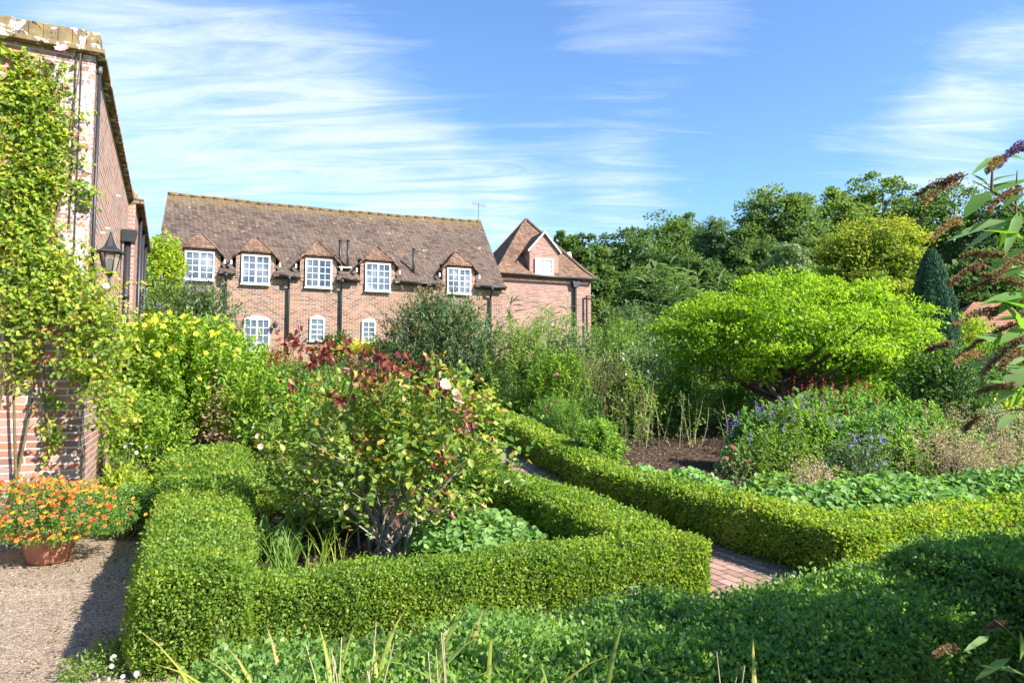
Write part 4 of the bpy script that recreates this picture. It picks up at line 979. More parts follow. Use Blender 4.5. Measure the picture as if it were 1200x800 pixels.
MB().lathe([(0, zb + .04), (.022, zb + .04), (.028, zb + .11), (.026, zb + .16), (.012, zb + .17), (0, zb + .17)], 12, (lx, ly, 0)).build('bulb', M['white'], lw, True)
ap = [(lx, ly, zb - .03), (lx + .0, ly, zb - .10), (lx * .75 + .01, ly, zb - .15), (lx * .3, ly, zb - .13), (.012, ly, zb - .02)]
MB().tube(ap, .009, 8).tube([(.0, ly, zb - .08), (.02, ly, zb - .08)], .05, 16).build('bracket_arm', M['iron'], lw, True)
# neighbour building further along
t2p = C0 + np.array([-uy * (L1 + .012), ux * (L1 + .012), 0])
t = thing('garden_building', 'further brick building continuing behind the old white-patched one', 'building', t2p, WA)
gz = float(terr(t2p[0], t2p[1]))
MB().box(-7, .12, 0, 5.3, gz - .3, ZT - .05).build('wall', M['wallbrick'] if False else M['palebrick'], t)
MB().box(-7, .25, -.02, 5.4, ZT - .048, ZT + .05).build('roof_edge', M['tiles2'], t, bevel=.01)
MB().box(-.30, .12, .15, .55, ZT + .052, ZT + .25).build('parapet_block', M['coping'], t, bevel=.01)
for yy in (1.2, 2.6, 4.2): MB().tube([(.16, yy, gz), (.16, yy, ZT - .06)], .035, 10).build('downpipe', M['iron'], t, True)

# climber on the front of the building
cb0 = C0 + np.array([-ux * 2.2 + .0, -uy * 2.2 - .1, 0])
tcl = thing('climbing_rose', 'yellow-green climbing rose covering the front of the old wall', 'climbing plant', cb0)
lv = Leaves(); tb = Tubes()
regs = [(28, 110, 36, 48, 70, .06), (40, 160, 42, 55, 90, .06), (30, 225, 36, 48, 85, .06), (20, 280, 40, 35, 70, .10), (60, 325, 50, 36, 85, .20), (35, 350, 42, 34, 55, .18), (108, 355, 32, 26, 26, .40), (128, 385, 28, 30, 30, .5), (118, 430, 28, 34, 34, .5), (90, 400, 26, 36, 24, .35), (25, 420, 18, 40, 22, .08), (135, 475, 28, 34, 28, .6), (60, 205, 30, 30, 24, .06), (60, 510, 9, 30, 6, .06), (62, 470, 8, 30, 5, .06), (95, 225, 28, 14, 6, .08), (15, 60, 22, 8, 8, .05), (-30, 180, 60, 120, 60, .08)]
for (px, py, rx_, ry_, n, off) in regs:
    for _ in range(int(n * 1.45)):
        a = rng.normal(0, .5, 2); qx, qy = px + a[0] * rx_, py + a[1] * ry_
        p = hit(qx, qy, C0 - np.array([-uy, ux, 0]) * (off * random.uniform(.3, 1.2)), (-uy, ux, 0))
        d = nrm(rng.normal(0, 1, 3) * [.8, .35, .6] + [.1, -.15, -.15]); l = random.uniform(.18, .42); k = 13
        tt = np.linspace(0, 1, k)[:, None]; Pc = p + d * l * (tt - .5) - np.array([0, 0, 1]) * tt ** 2 * .08
        hgt = np.clip((p[2] - 1.0) / 4, 0, 1)
        lv.add(Pc + rng.normal(0, .018, (k, 3)), rv(k) * .8 + d * .3 - [0, 0, .15], rv(k) * .6 + [uy * .6, -ux * .6, .5], rng.uniform(.035, .068, k), .036, .38 + rng.normal(0, .2, k) + random.gauss(0, .12) + (.04 if qy > 290 and qx > 50 else 0), 'oval')
        tb.curve(p - d * l * .5, p + rng.normal(0, .01, 3), p + d * l * .5 - [0, 0, .08], .0035, .002, 4, 3)
for (ax, ay, bx_, by_) in [(10, 600, 55, 300), (20, 600, 10, 200), (55, 300, 90, 190), (60, 520, 62, 330), (40, 330, 95, 60), (30, 250, 75, 70), (-20, 560, 5, 330), (0, 240, 50, 170), (90, 420, 60, 300), (75, 330, 130, 340)]:
    pa = hit(ax, ay, C0 + np.array([uy, -ux, 0]) * .06, (-uy, ux, 0)); pb = hit(bx_, by_, C0 + np.array([uy, -ux, 0]) * .06, (-uy, ux, 0))
    tb.curve(pa, (pa + pb) / 2 + rng.normal(0, .08, 3), pb, .014, .006, 9, 6)
lv.build('foliage', M['climb'], tcl); tb.build('canes', M['twig'], tcl)
fr = flower_me('pink_rose_petals', M['p_rose'], 8, .5, cup=.5)
seg_blooms(tcl, fr, [hit(73, 59, C0 + np.array([uy, -ux, 0]) * .18, (-uy, ux, 0))], .13, name='rose_bloom')
seg_blooms(tcl, fr, [at(124, 336, 6.7)], .07, name='rose_bloom')

# ------------------------------------------------------------------ the brick house
HA = TH
F0 = at(372, 330, 27.0); O = np.array([F0[0], F0[1], 0.0])
def fp(px, py, off=0.0):
    P0 = O + off * np.array([-SU, CU, 0])
    p = hit(px, py, P0, (-SU, CU, 0)) - O; return float(p[0] * CU + p[1] * SU), float(p[2])
ht = thing('brick_house', 'long brick house with a lichened tile roof and five dormer windows', 'house', O, HA)
sL = fp(181, 320)[0]; sR = fp(591, 335)[0]; gz = 2.2
zE = fp(408, 322)[1]; zR = fp(380, 243, 3.3)[1]; D = 3.3
MB().box(sL + .12, sR - .12, 0, 2 * D, gz - .6, zE - .02).poly([(sL + .12, 0, zE - .02), (sL + .12, 2 * D, zE - .02), (sL + .12, D, zR - .2)]).poly([(sR - .12, 0, zE - .02), (sR - .12, D, zR - .2), (sR - .12, 2 * D, zE - .02)]).build('wall', M['housebrick'], ht)
wins = [(217, 251, 294, 329), (283.4, 316, 298.5, 334), (358, 388.4, 303, 338), (428, 457, 308, 342), (523.7, 551, 314, 345)]
holes = [((fp(a, c)[0] + fp(b, c)[0]) / 2, (fp(b, d)[0] - fp(a, c)[0]) / 2 + .17) for a, b, c, d in wins]
# roof with a slightly uneven surface; the ridge dips in the middle
nx, ny = 220, 22; xs = np.linspace(sL, sR, nx); V = []; 
def rz(x, f): 
    sag = -.10 * math.sin(math.pi * (x - sL) / (sR - sL)) * f
    return (zE + (zR - zE) * f) + sag + .012 * math.sin(x * 2.1 + f * 3) * f
slope = (zR - zE) / (D + .0)
me_v, me_f = [], []
for side in (0, 1):
    b0 = len(me_v)
    for j in range(ny):
        f = -.07 + 1.07 * j / (ny - 1)
        for x in xs:
            y = D * f if side == 0 else 2 * D - D * f
            me_v.append((x, y, rz(x, f) + .012 * math.sin(x * 5.3 + j * 1.7) + .006 * (random.random() - .5)))
    for j in range(ny - 1):
        for i in range(nx - 1):
            if side == 0 and j < 6 and any(abs((xs[i] + xs[i + 1]) / 2 - c_) < h_ for c_, h_ in holes): continue
            a = b0 + j * nx + i; me_f.append((a, a + 1, a + nx + 1, a + nx) if side == 0 else (a, a + nx, a + nx + 1, a + 1))
mb = MB(); mb.v, mb.f = me_v, me_f
ro = mb.build('roof', M['tiles'], ht); sd = ro.modifiers.new('s', 'SOLIDIFY'); sd.thickness = .1; sd.offset = -1
# ridge tiles
mb = MB(); x = sL
while x < sR - .05:
    mb.tube([(x, D, rz(x, 1) - .02), (min(x + .43, sR), D, rz(x, 1) - .014)], .085, 10); x += .435
mb.build('ridge', M['tiles'], ht, True)
def window(parent, x0, x1, z0, z1, y, cols, rows, fr=.055, mid=True, name='window', arch=False):
    mb = MB()
    mb.box(x0, x0 + fr, y - .05, y + .06, z0, z1).box(x1 - fr, x1, y - .05, y + .06, z0, z1)
    mb.box(x0 + fr, x1 - fr, y - .052, y + .058, z0, z0 + fr).box(x0 + fr, x1 - fr, y - .052, y + .058, z1 - fr, z1)
    xm = (x0 + x1) / 2
    if mid: mb.box(xm - .035, xm + .035, y - .046, y + .054, z0 + fr, z1 - fr)
    secs = [(x0 + fr, xm - .035), (xm + .035, x1 - fr)] if mid else [(x0 + fr, x1 - fr)]
    for a, b in secs:
        for i in range(1, cols): q_ = a + (b - a) * i / cols; mb.box(q_ - .010, q_ + .010, y - .03, y + .02, z0 + fr, z1 - fr)
        for j in range(1, rows): q_ = z0 + fr + (z1 - z0 - 2 * fr) * j / rows; mb.box(a, b, y - .027, y + .017, q_ - .013, q_ + .013)
    if arch: mb.prism([(x0, y - .04, z1 + .001), (x1, y - .04, z1 + .001), (x0 + (x1 - x0) * .75, y - .04, z1 + .09), (xm, y - .04, z1 + .12), (x0 + (x1 - x0) * .25, y - .04, z1 + .09)], (0, .05, 0))
    mb.box(x0 - .03, x1 + .03, y - .09, y + .0, z0 - .045, z0 - .002)
    return mb
yf = -.03
for i, (p0, p1, q0, q1) in enumerate(wins):
    x0, z1 = fp(p0, q0); x1, z0 = fp(p1, q1); xc = (x0 + x1) / 2; hw = (x1 - x0) / 2 + .20; zt = z1 + .10
    ap = zt + .62; ze = zt - .30; k = (ap - ze) / (hw + .14)
    hx = (ap - (zt + .02)) / k
    pts = [(xc - hw, yf, zE - .35), (xc + hw, yf, zE - .35), (xc + hw, yf, ap - k * hw - .03), (xc + hx - .02, yf, zt), (xc - hx + .02, yf, zt), (xc - hw, yf, ap - k * hw - .03)]
    dm = MB().prism(pts, (0, 1.6, 0)).build('dormer', M['housebrick'], ht)
    e = hw + .14; y0 = yf - .13; yb_ = 3.0; hy = yf + .42
    zf = zt + .03; hxf = (ap - zf) / k
    mb = MB(); th_ = .06
    # side slopes: cut by the front hip
    for s in (-1, 1):
        A = [(xc, hy, ap), (xc, yb_, ap), (xc + s * e, yb_, ze), (xc + s * e, y0, ze), (xc + s * hxf, y0, zf)]
        mb.prism(A if s > 0 else A[::-1], (0, 0, th_))
    mb.prism([(xc - hxf, y0 - .02, zf - .02), (xc + hxf, y0 - .02, zf - .02), (xc, hy, ap + .01)], (0, 0, th_ + .02))
    mb.build('dormer_roof', M['tiles2'], dm)
    mv = MB()
    for s in (-1, 1):
        mv.tube([(xc, hy, ap + .08), (xc + s * hxf, y0 - .01, zf + .07)], .045, 6).tube([(xc + s * hxf, y0 - .01, zf + .05), (xc + s * e, y0 - .01, ze + .05)], .035, 6)
    mv.tube([(xc, hy, ap + .07), (xc, 2.0, ap + .07)], .05, 6)
    mv.build('hip_tiles', M['tiles2'], dm, True)
    window(dm, x0, x1, z0, z1, yf - .03, 2, 4 if i != 4 else 4).build('window_frame', M['white'], dm)
    MB().box(x0 + .05, x1 - .05, yf - .042, yf - .034, z0 + .05, z1 - .05).build('window_pane', M['glass'], dm)
    # soldier course over the window
    MB().box(x0 - .08, x1 + .08, yf - .012, yf - .002, z1 + .003, z1 + .085).build('brick_lintel', M['palebrick'], dm)
    # little white gutter ends beside the dormer
    for s in (-1, 1): MB().box(xc + s * (e + .02) - .03, xc + s * (e + .02) + .03, y0 - .03, y0 + .10, ze - .22, ze - .06).build('white_flashing', M['white'], dm)
# eave gutters between the dormers
edges = [sL]
for (p0, p1, q0, q1) in wins:
    x0 = fp(p0, q0)[0]; x1 = fp(p1, q0)[0]; edges += [x0 - .36, x1 + .36]
edges.append(sR)
for i in range(0, len(edges), 2):
    if edges[i + 1] - edges[i] > .15: MB().tube([(edges[i], -.31, zE - .22), (edges[i + 1], -.31, zE - .22)], .055, 8).build('gutter', M['iron'], ht, True)
for px in (264.5, 338, 399.5, 499, 574):
    x = fp(px, 345)[0]
    MB().tube([(x, -.31, zE - .24), (x, -.30, zE - .42), (x, -.10, zE - .62), (x, -.09, zE - .8), (x, -.09, gz - .2)], .05, 10).tube([(x, -.31, zE - .24), (x, -.31, zE - .38)], .075, 10).build('downpipe', M['iron'], ht, True)
for px, y0, y1 in ((398.3, 281, 312), (407.5, 281, 312), (484.6, 291, 318)):
    x, zb_ = fp(px, y1, .3); zt_ = fp(px, y0, .3)[1]
    MB().tube([(x, .3, zE), (x, .3, zt_)], .055, 10).tube([(x, .3, zt_ - .06), (x, .3, zt_)], .07, 10).build('flue_pipe', M['iron'], ht, True)
x, z_ = fp(402, 309); MB().box(x - .35, x + .35, .02, .5, zE + .28, zE + .33).build('lead_flashing', M['white'], ht)
for (p0, p1, q0, q1, c_, r_, ar, md) in [(286, 315.6, 373, 412, 2, 4, True, True), (363, 380, 372.5, 399.5, 2, 4, True, False), (424, 439.5, 376, 402, 2, 4, True, False)]:
    x0, z1 = fp(p0, q0); x1, z0 = fp(p1, q1)
    wf = window(ht, x0, x1, z0, z1, -.02, c_, r_, arch=ar, mid=md).build('window', M['white'], ht)
    MB().box(x0 + .05, x1 - .05, -.032, -.024, z0 + .05, z1 - .05).build('pane', M['glass'], wf)
    MB().box(x0 - .06, x1 + .06, -.011, -.002, z1 + .13, z1 + .24).build('brick_lintel', M['palebrick'], ht)
# wall lamp
x, z_ = fp(322, 381)
wl_ = MB().tube([(x, -.01, z_ + .1), (x, -.12, z_ + .16), (x, -.22, z_ + .10)], .015, 6).lathe([(.02, z_ + .12), (.09, z_ + .04), (.10, z_ + .02), (.07, z_ - .12), (0, z_ - .14)], 8, (x, -.22, 0)).build('wall_lamp', M['iron'], None)
wl_.location = O; wl_.rotation_euler = (0, 0, HA); tag(wl_, 'small black wall lamp beside the arched ground floor window of the long house', 'lamp')
# aerial
x, z_ = sR - .12, zR - .3; zt_ = fp(574, 240, D)[1]
ao = MB().tube([(x, D, z_ - .5), (x, D, zt_)], .015, 6).tube([(x - .35, D - .1, zt_ - .05), (x + .4, D + .1, zt_ - .05)], .012, 6)
for i in range(7): ao.tube([(x - .3 + i * .11, D - .09 + i * .03, zt_ - .2), (x - .3 + i * .11, D - .09 + i * .03, zt_ + .08)], .008, 5)
ao = ao.build('roof_aerial', M['lead'], None); ao.location = O; ao.rotation_euler = (0, 0, HA); tag(ao, 'thin television aerial standing on the right end of the long roof ridge', 'aerial')

# ------------------------------------------------------------------ hipped building
pB = at(645, 320, 34.0); OB = np.array([pB[0], pB[1], 0.0])
def fb(px, py, off=0.0):
    p = hit(px, py, OB + off * np.array([-SU, CU, 0]), (-SU, CU, 0)) - OB; return float(p[0] * CU + p[1] * SU), float(p[2])
bt_ = thing('brick_house', 'smaller pale brick house with a pyramid tile roof and gabled window', 'house', OB, HA)
xL = fb(580, 319)[0]; xR = fb(698, 327)[0]; zEb = fb(645, 323)[1]; wB = xR - xL
apx = (xL + xR) / 2 - .0; apz = fb(625, 258, wB / 2)[1]
xc_, zc_ = apx, apz
MB().box(xL + .25, xR - .15, .25, wB - .25, 1.8, zEb + .02).build('wall', M['palebrick'], bt_)
mb = MB(); a_ = (apx, wB / 2, apz)
cr = [(xL, 0, zEb), (xR, 0, zEb), (xR, wB, zEb), (xL, wB, zEb)]
for i in range(4):
    p, q_ = cr[i], cr[(i + 1) % 4]
    mb.poly([p, q_, tuple(.16 * np.array(a_) * 1 + .84 * np.array(q_) - np.array([0, 0, .10])), tuple(.16 * np.array(a_) + .84 * np.array(p) - np.array([0, 0, .10]))])
    mb.poly([tuple(.16 * np.array(a_) + .84 * np.array(p) - np.array([0, 0, .10])), tuple(.16 * np.array(a_) + .84 * np.array(q_) - np.array([0, 0, .10])), a_])
ro = mb.build('roof', M['tiles2'], bt_); sd = ro.modifiers.new('s', 'SOLIDIFY'); sd.thickness = .1; sd.offset = -1
mb = MB()
for p in cr:
    m1 = .16 * np.array(a_) + .84 * np.array(p) - np.array([0, 0, .08]); mb.tube([p, m1, a_], .09, 8)
mb.build('hip_tiles', M['tiles2'], bt_, True)
gx0, gz0 = fb(622, 322); gx1, _ = fb(656, 322); gtop = fb(637.3, 272.5)[1]; gsh = fb(640, 293)[1]; gm = (gx0 + gx1) / 2
dm = MB().prism([(gx0, .16, gz0 - .08), (gx1, .16, gz0 - .08), (gx1, .16, gsh), (gm, .16, gtop), (gx0, .16, gsh)], (0, 1.6, 0)).build('dormer', M['palebrick'], bt_)
mb = MB()
for s, gx in ((-1, gx0), (1, gx1)):
    mb.prism([(gm, .08, gtop + .02), (gx + s * .12, .08, gsh - .12), (gx + s * .12, .08, gsh - .03), (gm, .08, gtop + .12)], (0, 2.4, 0))
mb.build('dormer_roof', M['tiles2'], dm)
mb = MB()
for s, gx in ((-1, gx0), (1, gx1)): mb.prism([(gm, .03, gtop + .0), (gx + s * .12, .03, gsh - .14), (gx + s * .12, .03, gsh - .04), (gm, .03, gtop + .11)], (0, .045, 0))
mb.build('verge_board', M['white'], dm)
x0, z1 = fb(628, 301.5); x1, z0 = fb(649.5, 322)
window(dm, x0, x1, z0, z1, .12, 2, 3, .09).build('window_frame', M['white'], dm)
M['curtain'] = plain('pale_curtain_glass', (.42, .47, .50), .15, .6, var=.25, scale=1.5)
MB().box(x0 + .05, x1 - .05, .108, .116, z0 + .05, z1 - .05).build('window_pane', M['curtain'], dm)
MB().tube([(xL, -.06, zEb - .06), (xR, -.06, zEb - .06)], .06, 8).build('gutter', M['iron'], bt_, True)
x = fb(675.5, 340)[0]
MB().tube([(x, .14, zEb - .35), (x, .14, 2.2)], .075, 10).prism([(x - .2, 0, zEb - .2), (x + .2, 0, zEb - .2), (x + .13, 0, zEb - .5), (x - .13, 0, zEb - .5)], (0, .24, 0)).tube([(x + .1, -.05, zEb - .1), (x, .1, zEb - .25)], .05, 8).build('downpipe', M['iron'], bt_)
x, z_ = fb(688.5, 346)
MB().tube([(x, .1, z_), (x, .1, 2.2)], .05, 8).tube([(x, .1, z_), (x + .45, .1, z_)], .035, 8).build('side_pipe', M['iron'], bt_)
p = fb(672, 305, wB * .75)
cw = MB().prism([(p[0] - .28, wB * .8, p[1] - 1.2), (p[0] + .35, wB * .8, p[1] - 1.2), (p[0] - .02, wB * .8, p[1] + .55), (p[0] - .28, wB * .8, p[1] + .5)], (0, .35, 0)).build('chimney_cowl', M['curtain'], bt_, bevel=.02)

# red roofed shed behind the butterfly bush
ps = wpos(1160, 30); sh = thing('garden_shed', 'small red-brown tiled roof building among the shrubs at the right', 'shed', ps, R(-8))
zt = float(at(1165, 352, 30)[2]) - ps[2]; zl = float(at(1135, 395, 30)[2]) - ps[2]
MB().box(-1.6, 1.8, 0, 3, -.2, zl).build('wall', M['palebrick'], sh)
MB().prism([(-1.9, -.2, zl - .05), (2.1, -.2, zl - .05), (1.6, 1.5, zt), (.2, 1.5, zt)], (0, 0, .1)).prism([(-1.9, 3.2, zl - .05), (2.1, 3.2, zl - .05), (1.6, 1.5, zt), (.2, 1.5, zt)], (0, 0, .1)).poly([(-1.9, -.2, zl), (.2, 1.5, zt), (-1.9, 3.2, zl)]).poly([(2.1, -.2, zl), (1.6, 1.5, zt), (2.1, 3.2, zl)]).build('roof', M['redtiles'], sh)

# ------------------------------------------------------------------ trees
def tree(name, label, base, lobes, npuff, pr, nl, L, mat, trunk_r, tone=.45, flat=.65, bark=None, limbs=8, fillk=.5, group=None, W=None, forks=None, interior=1.0, trunk_to=None, rj=(.70, 1.10), inl=2.4):
    """lobes: list of (dx, dy, dz, rx, ry, rz) from the base"""
    t = thing(name, label, 'tree', base, 0, group); lv = Leaves()
    Lb = np.array(lobes, float); vol = (Lb[:, 3] * Lb[:, 5]); cen = []
    for i, l in enumerate(Lb):
        k = max(3, int(npuff * vol[i] / vol.sum())); d = rv(k); d[:, 2] = np.where(d[:, 2] < -.6, -d[:, 2], d[:, 2])
        c = base + l[:3] + d * l[3:] * (rng.uniform(rj[0], rj[1], k))[:, None]
        keep = np.ones(k, bool)
        for j, o_ in enumerate(Lb):
            if j != i: keep &= ((((c - base - o_[:3]) / o_[3:]) ** 2).sum(1) > .5)
        cen.append(np.concatenate([c[keep], d[keep]], 1))
    cen = np.concatenate(cen); k = len(cen)
    ps_ = pr * rng.uniform(.45, 1.5, k); m = nl
    d = rv(k * m); d[:, 2] = np.where(rng.random(k * m) < .75, np.abs(d[:, 2]), d[:, 2])
    rad = rng.random(k * m) ** .45
    P = np.repeat(cen[:, :3], m, 0) + d * (np.repeat(ps_, m) * rad)[:, None] * [1, 1, flat]
    O_ = np.repeat(cen[:, 3:], m, 0)
    n = len(P); ls = L * rng.uniform(.6, 1.3, n)
    r = tone + rng.normal(0, .16, n) + np.repeat(rng.normal(0, .12, k), m)
    lv.add(P, d * .5 + rv(n) * .7 + O_ * .2, d * .5 + rv(n) * .45 + O_ * .2 + [0, 0, .4], ls, ls * (W or .65), r, 'kite', .12)
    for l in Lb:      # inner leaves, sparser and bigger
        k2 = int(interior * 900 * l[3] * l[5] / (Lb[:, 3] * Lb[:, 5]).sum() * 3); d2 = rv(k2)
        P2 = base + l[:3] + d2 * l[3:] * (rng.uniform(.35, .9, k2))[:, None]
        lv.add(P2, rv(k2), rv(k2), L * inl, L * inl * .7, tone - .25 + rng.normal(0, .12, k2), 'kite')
    lv.build('crown', mat, t)
    tb = Tubes(); cz = Lb[:, 2].mean() if trunk_to is None else trunk_to
    top = base + np.array([Lb[:, 0].mean() * .5, Lb[:, 1].mean() * .5, cz])
    tb.curve(base - [0, 0, .3], (base + top) / 2 + rng.normal(0, trunk_r * .6, 3), top, trunk_r, trunk_r * .55, 9, 10)
    ix = rng.choice(len(cen), min(limbs, len(cen)), replace=False); B = cen[ix, :3]; f = rng.uniform(.45, .95, len(ix))[:, None]
    A = (base - [0, 0, .3]) * (1 - f) + top * f; C = A * .5 + B * .5; C[:, 2] = B[:, 2] * .4 + A[:, 2] * .6
    tb.curve(A, C, B, np.full(len(ix), trunk_r * .42), np.full(len(ix), trunk_r * .08), 7, 6)
    tb.build('trunk', bark or M['bark'], t)
    return t
# acid green spreading tree
ab = wpos(912, 15.0); HA_ = H_(925, 322, 15)
zc = float(at(925, 392, 15)[2]) - ab[2]
def lb(px, py, rw, rh, dy=0, Y=15.0):
    p = at(px, py, Y) - ab; return (p[0], dy, p[2], rw * Y / 800, rw * Y / 800 * .85, rh * Y / 800)
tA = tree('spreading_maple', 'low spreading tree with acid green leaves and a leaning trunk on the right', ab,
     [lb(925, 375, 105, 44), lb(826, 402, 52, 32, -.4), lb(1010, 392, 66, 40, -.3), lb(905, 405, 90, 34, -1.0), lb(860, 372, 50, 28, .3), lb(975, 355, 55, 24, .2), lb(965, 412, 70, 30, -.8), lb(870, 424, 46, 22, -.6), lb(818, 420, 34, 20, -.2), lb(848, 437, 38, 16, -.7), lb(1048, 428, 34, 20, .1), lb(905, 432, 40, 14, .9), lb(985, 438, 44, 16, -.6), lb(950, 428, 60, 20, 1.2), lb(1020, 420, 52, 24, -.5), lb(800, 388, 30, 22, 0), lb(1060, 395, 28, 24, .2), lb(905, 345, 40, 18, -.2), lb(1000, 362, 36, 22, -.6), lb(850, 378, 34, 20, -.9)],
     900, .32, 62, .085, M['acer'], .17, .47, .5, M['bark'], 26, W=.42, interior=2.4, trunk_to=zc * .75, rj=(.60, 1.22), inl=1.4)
tb = Tubes(); k = 12
A = np.tile(at(915, 452, 15), (k, 1)); B = np.array([at(px, py, 15 + dy) for px, py, dy in [(800, 428, -1), (840, 440, -1.2), (860, 425, .5), (990, 440, -1), (1040, 425, -.6), (960, 425, -1.4), (890, 410, .8), (940, 400, 1), (1010, 430, .4), (830, 415, .3), (905, 400, -1), (970, 435, -1.3)]])
C = A * .5 + B * .5 + [0, 0, -.06]
tb.curve(A, C, B, np.full(k, .05), np.full(k, .014), 8, 6).build('limbs', M['bark'], tA)
# clipped conifer
cb_ = wpos(1097, 24); hc = H_(1097, 295, 24); t = thing('clipped_conifer', 'dark blue-green clipped conifer with a rounded tip at the right', 'tree', cb_)
n = 26000; f = rng.random(n) ** .8; an = rng.uniform(0, 6.283, n); rw = 24 * 24 / 800.0
prof = rw * np.clip((1 - f) * 2.6, 0, 1) ** .55 * (1.06 - .22 * f) * (1 + .05 * np.sin(an * 9 + f * 4) + .03 * np.sin(an * 17))
P = cb_ + np.stack([np.cos(an) * prof, np.sin(an) * prof, f * hc], 1); o_ = np.stack([np.cos(an), np.sin(an), np.full(n, .3)], 1)
P += o_ * rng.uniform(-.14, .03, n)[:, None]
Leaves().add(P, o_ * .4 + rv(n) * .35 + [0, 0, .8], o_ + rv(n) * .5, rng.uniform(.08, .16, n), .05, .45 + rng.normal(0, .2, n) + .15 * lump(P, 3), 'kite').build('crown', M['fir'], t)
Tubes().curve(cb_ - [0, 0, .2], cb_ + [0, 0, 1], cb_ + [0, 0, hc * .9], .14, .03).build('trunk', M['bark'], t)

def wood_tree(name, label, px, Y, top, wpx, mat, tone=.45, npuff=150, nl=60, L=None, low=.15, pr=None, flat=.65, group=None, W=None, tall=1.0):
    b = wpos(px, Y); h = H_(px, top, Y); w_ = wpx / 2 * Y / 800
    lobes = [(0, 0, h * .66, w_ * .72, w_ * .7, h * .32)]
    nlb = 6
    for i in range(nlb):
        an = i * 6.283 / nlb + random.uniform(-.4, .4); rr = w_ * random.uniform(.38, .6); zz_ = h * random.uniform(.30, .74)
        lobes.append((math.cos(an) * rr, math.sin(an) * rr, zz_, w_ * random.uniform(.34, .5), w_ * .42, h * random.uniform(.15, .22)))
    lobes.append((0, 0, h * .35, w_ * .75, w_ * .7, h * .26))
    L = L or Y * .0046
    return tree(name, label, b, lobes, npuff, pr or w_ * .25, nl, L, mat, max(.15, h * .022), tone, flat, None, 14, interior=1.0, W=W)
WT = [
 ('broadleaf_tree', 'rounded olive green tree just behind the hipped roof house', 690, 48, 272, 72, 'wood2', .45),
 ('broadleaf_tree', 'dark tree with its crown just above the hipped roof', 662, 60, 268, 60, 'wood1', .55),
 ('broadleaf_tree', 'dense dark green tree, leftmost large crown of the wood', 745, 56, 268, 125, 'wood1', .35),
 ('broadleaf_tree', 'tall dark tree standing behind the leftmost large crown', 795, 72, 252, 110, 'wood1', .55),
 ('pine_tree', 'greyish feathery pine between the darker trees of the wood', 838, 52, 248, 62, 'silver', .25),
 ('broadleaf_tree', 'dark low tree below the feathery pine', 825, 46, 300, 90, 'wood1', .3),
 ('broadleaf_tree', 'high rounded green crown at the left of the wood summit', 915, 60, 218, 130, 'wood1', .6),
 ('broadleaf_tree', 'broad green crown right of the first summit crown', 985, 66, 226, 100, 'wood1', .75),
 ('broadleaf_tree', 'tallest green tree crown above the yellowing tree', 1035, 68, 208, 120, 'wood1', .6),
 ('broadleaf_tree', 'dark green crown behind the clipped conifer', 1105, 62, 214, 130, 'wood1', .5),
 ('broadleaf_tree', 'dark green tree at the right edge behind the hanging leaves', 1185, 58, 232, 130, 'wood1', .35),
 ('broadleaf_tree', 'dark crown beyond the right edge of the wood', 1250, 60, 240, 120, 'wood1', .4),
 ('broadleaf_tree', 'dark green tree between the feathery pine and the silvery tree', 878, 50, 270, 90, 'wood1', .4),
 ('broadleaf_tree', 'mid green tree behind the yellowing tree, on its left', 960, 54, 278, 80, 'wood1', .5),
 ('yellowing_tree', 'round tree turning yellow above the acid green one', 1025, 38, 253, 138, 'wood3', .45),
 ('silvery_tree', 'small silvery green tree above the acid green one', 925, 34, 288, 72, 'silver', .5),
 ('broadleaf_tree', 'shadowy tree low behind the right side shrubs', 1150, 44, 300, 120, 'wood1', .3),
 ('broadleaf_tree', 'dark green tree low behind the tall reeds', 770, 42, 318, 100, 'wood1', .35),
]
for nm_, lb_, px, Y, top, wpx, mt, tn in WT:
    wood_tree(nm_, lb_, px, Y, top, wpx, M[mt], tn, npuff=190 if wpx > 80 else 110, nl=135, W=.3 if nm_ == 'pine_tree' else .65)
# undergrowth closing the wood below the crowns
n = 26000; X = rng.uniform(2, 75, n); Yy = rng.uniform(52, 84, n); b_ = terr(X, Yy)
P = np.stack([X, Yy, b_ + rng.uniform(0, 9, n)], 1)
o = Leaves().add(P, rv(n), rv(n) + [0, 0, .3], rng.uniform(.5, .95, n), .6, .3 + rng.normal(0, .2, n), 'kite').build('woodland_understorey', M['wood1']); tag(o, 'dense dark undergrowth filling the wood below the tree crowns', 'undergrowth', kind='stuff')

# ------------------------------------------------------------------ near butterfly bush at the right edge
nb = np.array([2.7, 1.5, 0.0])
tn = thing('butterfly_bush', 'near butterfly bush with brown spent spikes and long leaves at the right edge', 'bush', nb)
lv = Leaves(); tb = Tubes()
Yn = 1.95
def spike_px(x0, y0, x1, y1, Y=Yn, rad=.024, mat='spike', dens=300):
    A = at(x0, y0, Y); B = at(x1, y1, Y + random.uniform(-.1, .1)); l = Leaves(); t_ = rng.random(dens)
    mid = (A + B) / 2 + [0, 0, np.linalg.norm(B - A) * .14]
    c = ((1 - t_) ** 2)[:, None] * A + (2 * t_ * (1 - t_))[:, None] * mid + (t_ ** 2)[:, None] * B
    o_ = rv(dens); wr = rad * (1 - .78 * t_) * (1 + .25 * np.sin(t_ * 60))
    l.add(c + o_ * (wr * .75)[:, None], o_ + nrm(B - A) * .3, rv(dens), rng.uniform(.006, .011, dens), .006, rng.random(dens) ** 1.3 * (.4 + .6 * random.random()), 'kite')
    l.build('flower_spike', M[mat], tn); tb.curve(A, mid, B, .003, .0015, 6, 4)
